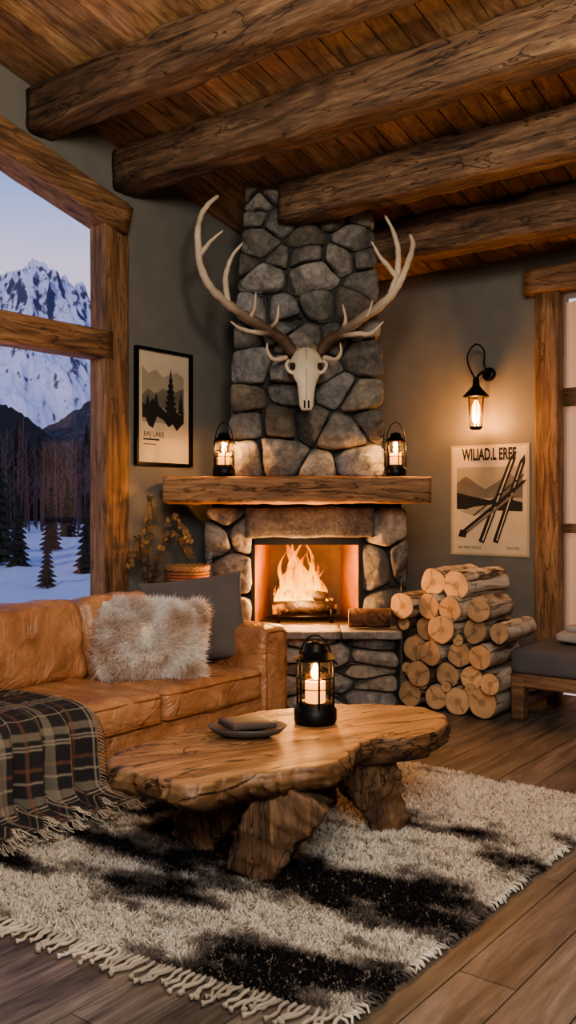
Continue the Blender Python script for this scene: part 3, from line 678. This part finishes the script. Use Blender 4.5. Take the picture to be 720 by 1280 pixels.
for i in range(3):
    y1=YA-.22-sw*i-.006; y0=y1-sw+.012
    piping(.52,1.212,y0+.002,y1-.002,.362); piping(.52,1.214,y0+.000,y1-.000,.248)
# arm front seam
for y in(YA-.11,YB+.11):
    mb.tube([(1.208,y+.085*a,.335+.24*b) for a,b in((-1,-1),(-1,-.5),(-1,0),(-1,.5),(-1,.88),(-.85,.99),(0,1.0),(.85,.99),(1,.88),(1,.5),(1,0),(1,-.5),(1,-1))],.004,6,col=(.6,.5,.4))
parts.append(mb.obj('piping',[M_leather])); mb=MB()
for x,y in((.38,YA-.08),(1.05,YA-.08),(.38,YB+.08),(1.05,YB+.08),(1.05,-3.2)): mb.tube([(x,y,0),(x,y,.08)],[.02,.028],10)
parts.append(mb.obj('feet',[M_beam]))
group('leather_sofa',parts,(.75,-3.26,0))
# pillows
def frameM(c,n,up=(0,0,1),roll=0):
    n=V(n).normalized(); x=V(up).cross(n).normalized(); y=n.cross(x); m=Matrix((x,y,n)).transposed().to_4x4(); return Matrix.Translation(c)@m@Matrix.Rotation(roll,4,'Z')
def pillow(mb,M,hx,hy,T,col=(1,1,1),nz=.01):
    N=30; 
    for sgn in(1,-1):
        vs=[];fs=[]
        for j in range(N+1):
            for i in range(N+1):
                a=math.sin((i/N*2-1)*math.pi/2);b=math.sin((j/N*2-1)*math.pi/2)
                x=a*hx*(1-.10*(1-abs(b)**3)*.6*abs(a));y=b*hy*(1-.10*(1-abs(a)**3)*.6*abs(b))
                t=T*max(0,(1-a**2))**.5*max(0,(1-b**2))**.5; t=t**.9*T**.1 if t>0 else 0
                q=V((x,y,sgn*t)); q.z+=nz*noise.noise(V((x*8,y*8,sgn*3)))*(t/T); vs.append(q)
        for j in range(N):
            for i in range(N): k=j*(N+1)+i; f=(k,k+1,k+N+2,k+N+1); fs.append(f if sgn>0 else f[::-1])
        mb.add(vs,fs,0,col,True,M)
mb=MB(); pillow(mb,frameM((.80,-2.27,.625),(.66,-.70,.26),roll=.12),.285,.240,.08,nz=.03); mb.obj('grey_throw_pillow',[plain('grey_linen',lin(94,87,84),.95,bs=.5,bsc=150,var=.1)])
mb=MB(); pillow(mb,frameM((.92,-2.71,.580),(.68,-.66,.26),roll=-.06),.255,.182,.095); fpil=mb.obj('cushion_body',[plain('fur_backing',lin(225,208,186),.95)])
Pq,Nq=sample(fpil,36000); cl=fbm(Pq[:,1]*9+Pq[:,0]*6,Pq[:,2]*9,3)
d=np.stack([vn(Pq[:,1]*14,Pq[:,2]*14,1)-.5,vn(Pq[:,1]*14,Pq[:,2]*14,2)-.5,vn(Pq[:,1]*14,Pq[:,2]*14,5)-.75],1)
Nn=Nq+d*2.1+RNG.normal(size=Nq.shape)*.18; Nn/=np.linalg.norm(Nn,axis=1)[:,None]
c0=np.array([1.0,.97,.93]);c1=np.array(lin(206,180,156)); w=np.clip((cl-.27)*3.2,0,1)[:,None]; C=c0*w+c1*(1-w); C*=RNG.uniform(.9,1.1,(len(C),1))
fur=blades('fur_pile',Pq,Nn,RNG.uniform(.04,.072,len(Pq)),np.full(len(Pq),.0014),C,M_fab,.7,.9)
group('fur_throw_pillow',[fpil,fur],(.86,-2.62,.585))
# plaid blanket over seat edge to the floor
prof=smooth_path([(.50,.44),(.62,.402),(.8,.408),(1.0,.408),(1.13,.405),(1.205,.375),(1.245,.30),(1.255,.2),(1.27,.10),(1.30,.055),(1.36,.045),(1.46,.045)],14)
NU=len(prof); NVv=170; y_a,y_b=-3.36,-4.15; vs=[];cols=[];fs=[]
Ls=[0]
for i in range(1,NU): Ls.append(Ls[-1]+(prof[i]-prof[i-1]).length)
def plaid(u,v):
    c=np.array(lin(38,35,36)); cr=np.array(lin(200,184,158)); br=np.array(lin(118,76,58))
    def band(t,per,a,b): t=(t%per)/per; return a<t<b
    per=.25
    for t in(u,v+.05):
        if band(t,per,.0,.14): c=c*.6+cr*.22
        if band(t,per,.20,.22) or band(t,per,.27,.29): c=c*.4+cr*.42
        if band(t,per,.55,.60): c=c*.5+br*.5
        if band(t,per,.76,.78): c=c*.4+cr*.42
    return tuple(np.clip(c,0,1))
for i in range(NU):
    f=Ls[i]/Ls[-1]
    for j in range(NVv+1):
        g=j/NVv; y=y_a+(y_b-y_a)*g; y=y+.05*(1-f)*(-1)*(1-g)+.02*math.sin(f*5)
        fold=(.006+.034*max(0,f-.45)/.55)*(math.sin(g*34+1.2*math.sin(f*3))+.5*math.sin(g*71+f*2)); x=prof[i].x; z=prof[i].y
        hang=max(0,min(1,(f-.42)*5)); x+=fold*hang+.022*hang; z+=abs(fold)*(1-hang)*.8+(abs(fold)*.6 if f>.85 else 0)
        vs.append((x,y,max(z,.045))); cols.append(plaid(Ls[i],-(y_b-y_a)*g))
for i in range(NU-1):
    for j in range(NVv): k=i*(NVv+1)+j; fs.append((k,k+1,k+NVv+2,k+NVv+1))
mb=MB(); mb.add(vs,fs,0,cols,True)
for j in range(0,NVv+1,1):
    b=V(vs[(NU-1)*(NVv+1)+j]); q=[b]; dx=random.uniform(.06,.10); dy=random.uniform(-.03,.03)
    for k in range(1,4): q.append(b+V((dx*k/3,dy*k/3+random.uniform(-.005,.005),.006*math.sin(k*2)-.003*k)))
    kk=random.uniform(.45,.95); mb.tube(q,.003,5,col=tuple(x*kk for x in lin(196,180,160)))
for i in range(int(NU*.35),NU,2):
    b=V(vs[i*(NVv+1)]); mb.tube([b,b+V((.008,.02,-.012)),b+V((.010,.035,-.03 if b.z>.1 else 0.0))],.0025,5,col=lin(150,130,110))
bl=mb.obj('plaid_throw_blanket',[plain('wool_plaid',(1,1,1),.95,bs=.4,bsc=220,col=True,var=.1)])
# ================================================================== RUG
RX0,RX1,RY1=1.13,3.03,-2.10
def ryf(x): return -4.105-.16*(RX1-x)
def rugcol(x,y):
    n1=fbm(x*2.2+3,y*6.5,11,5); n2=fbm(x*12,y*18,21,3)
    def g(cx,cy,sx,sy): return np.exp(-(((x-cx)/sx)**2+((y-cy)/sy)**2))
    v=(n1-.5)*5.0+.86+(n2-.5)*1.6
    for (cx,cy,sx,sy,a) in [(2.75,-3.42,.45,.14,-1.5),(2.3,-3.46,.35,.09,-1.1),(2.95,-2.95,.22,.13,-.9),(2.88,-3.95,.20,.12,-1.1),(1.95,-3.86,.35,.07,-1.3),(1.6,-4.02,.3,.07,-1.2),(1.6,-3.6,.3,.07,-.8),(2.0,-3.5,.3,.06,-.7),(2.75,-2.16,.35,.06,-1.0),
        (2.42,-3.92,.28,.2,1.1),(2.0,-4.12,.3,.10,1.1),(2.6,-2.55,.45,.28,1.3),(2.1,-2.3,.5,.2,.9),(2.75,-3.72,.3,.07,.8),(1.3,-3.2,.3,.2,.2),(2.2,-3.12,.5,.15,-.25),(1.4,-2.9,.2,.5,-.2)]: v=v+a*g(cx,cy,sx,sy)
    w=np.clip(v*.85+.10,0,1)[:,None]; cr=np.array(lin(240,230,213)); gy=np.array(lin(142,131,122)); dk=np.array(lin(46,42,41))
    return np.where(w<.5,dk+(gy-dk)*(w*2),gy+(cr-gy)*(w*2-1))
mb=MB(); mb.prism([(RX0,RY1,.002),(RX1,RY1,.002),(RX1,ryf(RX1),.002),(RX0,ryf(RX0),.002)],(0,0,.012)); base=mb.obj('rug_backing',[plain('rug_base',lin(110,100,90),.95)])
n=130000; rx=RNG.uniform(RX0,RX1,n); tt=RNG.random(n); yl=ryf(rx); Pp=np.stack([rx,yl+(RY1-yl)*tt,np.full(n,.014)],1)
th=vn(Pp[:,0]*22,Pp[:,1]*22,7)*12; Nn=np.stack([np.cos(th)*.8,np.sin(th)*.8,np.ones(n)],1)+RNG.normal(size=(n,3))*.22; Nn[:,2]=np.abs(Nn[:,2]); Nn/=np.linalg.norm(Nn,axis=1)[:,None]
C=rugcol(Pp[:,0],Pp[:,1])*RNG.uniform(.75,1.12,(n,1))
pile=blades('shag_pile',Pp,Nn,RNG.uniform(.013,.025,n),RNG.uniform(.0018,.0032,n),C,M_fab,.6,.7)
mb=MB(); x=RX0
while x<RX1:
    y0=ryf(x); c=rugcol(np.array([x]),np.array([y0+.02]))[0]; cr=np.array(lin(226,210,188)); c=tuple((c*.3+cr*.7)*random.uniform(.7,1.05)); L=random.uniform(.06,.11); dx=random.uniform(-.03,.03)
    pts=[V((x,y0+.01,.014))]+[V((x+dx*t+.006*math.sin(t*9+x*40),y0-L*t,.012)) for t in(.25,.5,.75,1)]
    mb.tube(smooth_path(pts,3),[.0055]*10+[.004,.006,.009][:3],6,col=c,amp=.3,freq=60); x+=random.uniform(.014,.024)
y=ryf(RX1)
while y<RY1:
    c=rugcol(np.array([RX1-.02]),np.array([y]))[0]; c=tuple(c*random.uniform(.8,1.1)); L=random.uniform(.015,.035); mb.tube([(RX1-.01,y,.012),(RX1+L*.6,y+random.uniform(-.01,.01),.014),(RX1+L,y+random.uniform(-.01,.01),.007)],[.005,.0045,.003],5,col=c); y+=.012
fr=mb.obj('fringe',[M_fab]); group('shag_rug',[base,pile,fr],((RX0+RX1)/2,-3.1,0))
# ================================================================== COFFEE TABLE
out=[(-.60,3.06),(-.585,3.20),(-.48,3.34),(-.36,3.50),(-.28,3.66),(-.12,3.82),(.0,3.86),(.10,3.94),(.36,3.965),(.57,3.90),(.65,3.74),(.61,3.56),(.52,3.42),(.42,3.37),(.32,3.35),(.24,3.26),(.20,3.12),(.12,3.01),(.02,2.98),(-.06,2.93),(-.15,2.92),(-.27,2.79),(-.36,2.83),(-.44,2.91),(-.56,2.97)]
NP=360; p=resample(chaikin(out,2,.17),NP); cx=sum(a for a,b in p)/NP; cy=sum(b for a,b in p)/NP
R=[];cols=[]
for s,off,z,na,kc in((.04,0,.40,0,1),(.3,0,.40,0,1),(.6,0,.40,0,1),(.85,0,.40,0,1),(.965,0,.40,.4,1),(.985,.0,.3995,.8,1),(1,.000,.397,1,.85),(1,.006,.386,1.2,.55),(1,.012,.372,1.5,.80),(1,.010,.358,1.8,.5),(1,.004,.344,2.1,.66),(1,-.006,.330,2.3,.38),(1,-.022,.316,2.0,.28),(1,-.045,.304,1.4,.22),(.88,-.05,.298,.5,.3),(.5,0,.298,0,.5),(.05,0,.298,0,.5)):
    ring=[]
    for a,b in p:
        dx,dy=a-cx,b-cy; L=math.hypot(dx,dy); q=V((a*8,b*8,z*26)); rg=1-abs(noise.noise(V((a*14,b*14,z*4))))*2
        nn=noise.noise(q)*.011+noise.noise(q*2.7)*.009+noise.noise(q*6)*.006-max(0,rg-.80)*.07
        k=s+(off+nn*na)/L; ring.append(V((cx+dx*k,cy+dy*k,z+(noise.noise(V((a*9,b*9,0)))*.010*(na>1.4)))))
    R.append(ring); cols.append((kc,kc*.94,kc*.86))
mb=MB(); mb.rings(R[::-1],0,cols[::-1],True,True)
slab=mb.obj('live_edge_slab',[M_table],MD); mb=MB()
def leg(f,t,w,h,w1,h1,up):
    f=V((f[0],f[1],.026)); t=V((t[0],t[1],.32)); u=V(up)
    mb.beam(f,t,w,h,.020,40,.020,6,up=up,w1=w1,h1=h1,hi=1.0)
leg((-.13,3.07),(.03,3.06),.17,.12,.23,.14,(.1,1,0)); leg((-.34,3.36),(-.20,3.30),.18,.13,.19,.14,(.3,1,0)); leg((.405,3.56),(.25,3.48),.15,.14,.24,.17,(-.2,1,0)); leg((.13,3.80),(.14,3.66),.13,.11,.16,.12,(0,1,.3))
legs=mb.obj('stump_legs',[M_leg],MD); group('live_edge_coffee_table',[slab,legs],D(.0,3.35,0))
# dish with folded leather
mb=MB(); c=D(-.15,3.40,.402)
MT=Matrix.Translation(c)@Matrix.Rotation(ANG,4,'Z')@Matrix.Diagonal((1.12,.78,1,1))
mb.lathe([(.0,0),(.07,0),(.11,.012),(.132,.036),(.128,.038),(.10,.018),(.06,.010),(.0,.009)],K=40,M=MT)
d1=mb.obj('shallow_bowl',[plain('dark_ceramic',lin(78,70,66),.5,bs=.2)]); mb=MB()
mb.rbox((0,0,0),(.090,.068,.012),.008,8,M=Matrix.Translation(c+V((.0,.0,.045)))@Matrix.Rotation(ANG+.5,4,'Z')@Matrix.Rotation(.05,4,'Y'),puff=(0,0,.004)); d2=mb.obj('folded_napkin',[plain('dark_leather',lin(78,66,60),.6,bs=.3)])
group('serving_bowl',[d1,d2],c)
# ================================================================== BENCH
mb=MB(); mb.rbox((2.80,-.60,.345),(.78,.30,.075),.035,14,puff=(.0,.0,.012),nz=.003)
b1=mb.obj('seat_cushion',[plain('charcoal_fabric',lin(82,78,80),.95,bs=.4,bsc=160,var=.08)]); mb=MB()
mb.beam((2.03,-.87,.235),(3.57,-.87,.235),.06,.075,.008,20,.003); mb.beam((2.03,-.33,.235),(3.57,-.33,.235),.06,.075,.008,20,.003); mb.beam((2.06,-.87,.235),(2.06,-.33,.235),.06,.075,.008,10,.003)
mb.box((2.05,-.86,.255),(3.53,-.34,.27))
for x in(2.07,3.51):
    for y in(-.87,-.33): mb.beam((x,y,0),(x,y,.26),.075,.07,.008,8,.004,up=(0,1,0))
mb.beam((2.07,-.87,.10),(2.07,-.33,.10),.04,.05,.006,8,.002)
b2=mb.obj('timber_frame',[M_trimX]); group('upholstered_bench',[b1,b2],(2.78,-.6,0))
mb=MB(); mb.rbox((2.42,-.50,.470),(.22,.17,.028),.022,10,puff=(0,0,.01),nz=.01,nf=8); mb.rbox((2.44,-.48,.517),(.19,.14,.018),.016,10,puff=(0,0,.006),nz=.01,nf=8); mb.obj('folded_blanket',[plain('grey_wool',lin(160,148,138),.95,bs=.5,bsc=150)])
# ================================================================== BASKET + DRIED BRANCH
bx,by=.28,-1.79; mb=MB(); H=.86
rf=lambda z:.095+.035*(z/H)
for i in range(46):
    z=.01+i*(H-.02)/45; R_=rf(z); pts=[(bx+(R_+.004*(1 if (k+i)%2 else -1))*math.cos(2*math.pi*k/28),by+(R_+.004*(1 if (k+i)%2 else -1))*math.sin(2*math.pi*k/28),z) for k in range(28)]
    mb.tube(pts,.0095,5,col=tuple(x*random.uniform(.6,1.1) for x in (1,1,1)),closed=True)
for i in range(2): mb.tube([(bx+.132*math.cos(a),by+.132*math.sin(a),H+.004+.010*math.sin(a*12+i*3)) for a in [2*math.pi*k/60 for k in range(60)]],.011,6,closed=True)
mb.lathe([(.09,.005),(.125,H-.06)],(bx,by,0),24,1,cap=True)
mb.obj('wicker_basket',[plain('wicker',lin(150,110,70),.8,bs=.4,col=True,var=.2),M_dark])
mb=MB(); vx,vy=.10,-1.96
mb.lathe([(.04,.0),(.06,.03),(.068,.2),(.05,.45),(.035,.55),(.04,.6),(.03,.6),(.025,.5)],(vx,vy,0),20,1)
for (ex,ey,hh) in((.03,-.10,.50),(.05,.12,.52),(.06,-.03,.74),(.12,.08,.62),(.10,-.08,.60)):
    b=V((vx,vy,.55)); e=b+V((ex,ey,hh)); m_=b.lerp(e,.5)+V((.0,.0,.05))
    path=smooth_path([b,m_,e,e+V((.04,ey*.8,-.06)),e+V((.06,ey*1.3,-.15))],4); mb.tube(path,.003,5,col=(.5,.42,.35))
    for k in range(3,len(path),1):
        for sg in(1,-1):
            pth=path[k]; dr=V((random.uniform(.0,.5),sg*random.uniform(.4,1),random.uniform(-.4,.4))).normalized(); nrm=V((1,-.7,random.uniform(-.3,.6))).normalized(); sd=dr.cross(nrm).normalized(); L=random.uniform(.028,.045);W=L*.40
            mb.add([pth,pth+dr*L*.3+sd*W,pth+dr*L*.75+sd*W*.9,pth+dr*L,pth+dr*L*.75-sd*W*.9,pth+dr*L*.3-sd*W],[(0,1,2,3,4,5)],0,tuple(random.uniform(.6,1.1) for _ in range(1))*3)
mb.obj('dried_eucalyptus_vase',[plain('dried_leaf',lin(92,80,58),.8,col=True,var=.2),plain('vase_clay',lin(70,58,48),.7)])
# ================================================================== OUTSIDE
F_=V((-.818,.632,0)).normalized(); T_=V((.632,.818,0)).normalized(); O_=V((4.28,-5.94,0))
def hf(name,d0,d1,w0,w1,nd,nw,fn,mat):
    vs=[];fs=[]
    for i in range(nd+1):
        dd=d0+(d1-d0)*i/nd
        for j in range(nw+1):
            w=(w0+(w1-w0)*j/nw)*(dd/d1)
            q=O_+F_*dd+T_*w; vs.append((q.x,q.y,fn(w/(dd/d1),i/nd,dd)))
    for i in range(nd):
        for j in range(nw): k=i*(nw+1)+j; fs.append((k,k+1,k+nw+2,k+nw+1))
    mb=MB(); mb.add(vs,fs,0,smooth=True); return mb.obj(name,[mat])
def rid(x,y,s,sd,o=5):
    v=0;a=1;t=0
    for i in range(o): v+=a*(1-abs(noise.noise(V((x*s+sd,y*s,sd)))*2)); t+=a; a*=.5; s*=2.05
    return v/t
nt=NT('snowy_rock'); v=coords(nt); g=nt.new('ShaderNodeNewGeometry'); sx_=nt.new('ShaderNodeSeparateXYZ'); nt.l(g.outputs['Normal'],sx_.inputs[0]); nn=noi(nt,v,.06,9,.8,.70)
ad=nt.new('ShaderNodeMath',operation='ADD'); ms=nt.new('ShaderNodeMath',operation='MULTIPLY'); ms.inputs[1].default_value=.75; nt.l(sx_.outputs[2],ms.inputs[0]); nt.l(ms.outputs[0],ad.inputs[0]); nt.l(nn,ad.inputs[1])
nt.l(ramp(nt,ad.outputs[0],[(.84,lin(70,78,100)),(.95,lin(214,218,234))]),nt.b.inputs['Base Color']); nt.b.inputs['Roughness'].default_value=.9; M_snowrock=nt.m
def far(w,t,dd):
    H=182+34*max(0,1-abs(w+13)/38)+14*max(0,1-abs(w-24)/18)+14*math.exp(-((w-60)/22)**2)+16*max(0,1-abs(w+58)/26)+22*math.exp(-((w+130)/40)**2)+20*math.exp(-((w-150)/50)**2)
    s=t**.85; r=rid(w,dd*.55,.013,3.3,6); r2=rid(w+40,dd*.4,.05,8.1,2)
    return 5+H*s*(.95+.10*(r-.5))+ (r-.6)*40*s+(r2-.6)*9*s
hf('snowy_mountain',480,820,-260,260,190,540,far,M_snowrock)
nt=NT('dark_forest'); v=coords(nt); n1=noi(nt,v,.35,6,0,.7); nt.l(ramp(nt,n1,[(.40,lin(30,38,50)),(.62,lin(54,64,80)),(.75,lin(150,160,184))]),nt.b.inputs['Base Color']); nt.b.inputs['Roughness'].default_value=1; M_forest=nt.m
def hillR(w,t,dd): return -4+ max(0,(46+ w*.72 if w<60 else 89+ (w-60)*.2))*t*(.95+.1*noise.noise(V((w*.03,t*3,2))))+1.6*rid(w,dd,.35,5,3)*t
hf('forested_ridge_far',400,470,-110,230,50,340,hillR,M_forest)
M_forest2=plain('near_forest',lin(26,33,40),1,var=.4)
def hillL(w,t,dd): return -3+max(2,(34-w*.66 if w<40 else 6))*t*(.95+.1*noise.noise(V((w*.05,t*3,7))))+3.2*abs(noise.noise(V((w*1.2,dd*.4,1))))*t
hf('forested_ridge_near',305,380,-220,120,50,400,hillL,M_forest2)
M_snow=plain('snow_ground',lin(204,208,220),.8,bs=.3,bsc=2,var=.05)
def gnd(w,t,dd): return -.35+.5*noise.noise(V((w*.02,dd*.03,0)))*min(1,t*3)+.12*noise.noise(V((w*.15,dd*.25,0)))
hf('snow_field',9.5,304,-240,240,220,100,lambda w,t,dd:gnd(w,t,dd),M_snow)
mb=MB()
def conifer(d,w,h,k=1):
    q=O_+F_*d+T_*w; z0=-.4; mb.tube([(q.x,q.y,z0),(q.x,q.y,z0+h*.9)],[h*.018,h*.004],6,1)
    n=int(10+h*1.5); 
    for i in range(n):
        t=i/n; zb=z0+h*(.08+.9*t); r=h*.17*(1-t)**.85+.03; K=13; ph=random.random()*6
        vs=[(q.x,q.y,zb+h*.08)]
        for a in range(K*2):
            th=2*math.pi*a/(K*2)+ph; rr=r*(1.0 if a%2 else .55)*random.uniform(.75,1.15); vs.append((q.x+rr*math.cos(th),q.y+rr*math.sin(th),zb-r*.28*random.uniform(.6,1.2)))
        sn=random.uniform(.6,1.4); mb.add(vs,[(0,1+a,1+(a+1)%(K*2)) for a in range(K*2)],0,(sn,sn,sn))
for (d,w,h) in((26,-1.35,3.6),(25,-.75,2.0),(30,-2.4,4.2),(34,.1,2.4),(19,-.02,1.1),(22,.9,2.0),(18,-1.9,1.4),(40,2.2,4),(36,3.4,3.5),(48,-4,5),(45,.9,3),(24,-3.4,4.0),(30,5.2,4),(28,-5,5)): conifer(d,w,h)
for i in range(260): d=random.uniform(80,140); conifer(d,random.uniform(-.35,.35)*d,random.uniform(4,10))
mb.obj('conifer_trees',[plain('needles',lin(30,38,38),.95,col=True,var=.3),M_dark])
mb=MB()
for i in range(420):
    d=random.uniform(50,95); w=random.uniform(-.3,.3)*d; q=O_+F_*d+T_*w; h=random.uniform(3,6.0); mb.tube([(q.x,q.y,-.5),(q.x+random.uniform(-.3,.3),q.y,h)],[.07,.02],4,col=(1,1,1))
    for k in range(9):
        z=h*random.uniform(.3,.9); a=random.uniform(0,6.28); L=random.uniform(.4,1.2); mb.tube([(q.x,q.y,z),(q.x+L*math.cos(a)*.7,q.y+L*math.sin(a)*.7,z+L)],[.03,.012],3)
mb.obj('bare_trees',[plain('bare_bark',lin(88,72,74),.95)])
# world
wd=bpy.data.worlds.new('dusk_sky'); bpy.context.scene.world=wd; wd.use_nodes=True; t=wd.node_tree; bg=t.nodes['Background']; tc=t.nodes.new('ShaderNodeTexCoord'); sp=t.nodes.new('ShaderNodeSeparateXYZ'); r=t.nodes.new('ShaderNodeValToRGB')
t.links.new(tc.outputs['Generated'],sp.inputs[0]); t.links.new(sp.outputs[2],r.inputs[0]); t.links.new(r.outputs[0],bg.inputs[0])
e=r.color_ramp.elements; st=[(0,(.62,.46,.50)),(.16,(.62,.52,.62)),(.25,(.56,.50,.68)),(.31,(.30,.38,.68)),(.37,(.17,.27,.60)),(.6,(.08,.14,.40))]
while len(e)<len(st): e.new(.5)
for i,(p_,c) in enumerate(st): e[i].position=p_; e[i].color=c4(c)
bg.inputs[1].default_value=1.25
sun=light('mountain_fill_sun','SUN',(60,-60,60),1.0,(1,.88,.86),.1); sun.rotation_euler=V((-.35,.85,-.42)).to_track_quat('-Z','Y').to_euler()  # sun lamp added to brighten the mountain faces
# fill lights added out of view
a=light('rear_fill_light','AREA',(5.0,-6.6,2.7),150,(1,.97,.94),2.0,sy=1.4); aim(a,(2.2,-2.6,.3))  # added soft fill behind the camera; the rear wall has no window
light('warm_fill_light','POINT',(3.1,-3.9,2.95),120,(1,.82,.62),.2)  # unseen warm fill added above the frame, no fixture modelled
vs_=bpy.context.scene.view_settings
try: vs_.view_transform='AgX'; vs_.look='AgX - Medium High Contrast'
except Exception as ex: print(ex)
vs_.exposure=.15
# camera
cd=bpy.data.cameras.new('camera'); cam=bpy.data.objects.new('camera',cd); bpy.context.scene.collection.objects.link(cam)
cam.location=(4.284,-5.942,1.25); cam.rotation_euler=(math.pi/2,0,ANG); cd.sensor_fit='VERTICAL'; cd.sensor_height=36; cd.lens=1150/1280*36; cd.shift_y=-8/1280; cd.clip_end=5000
bpy.context.scene.camera=cam
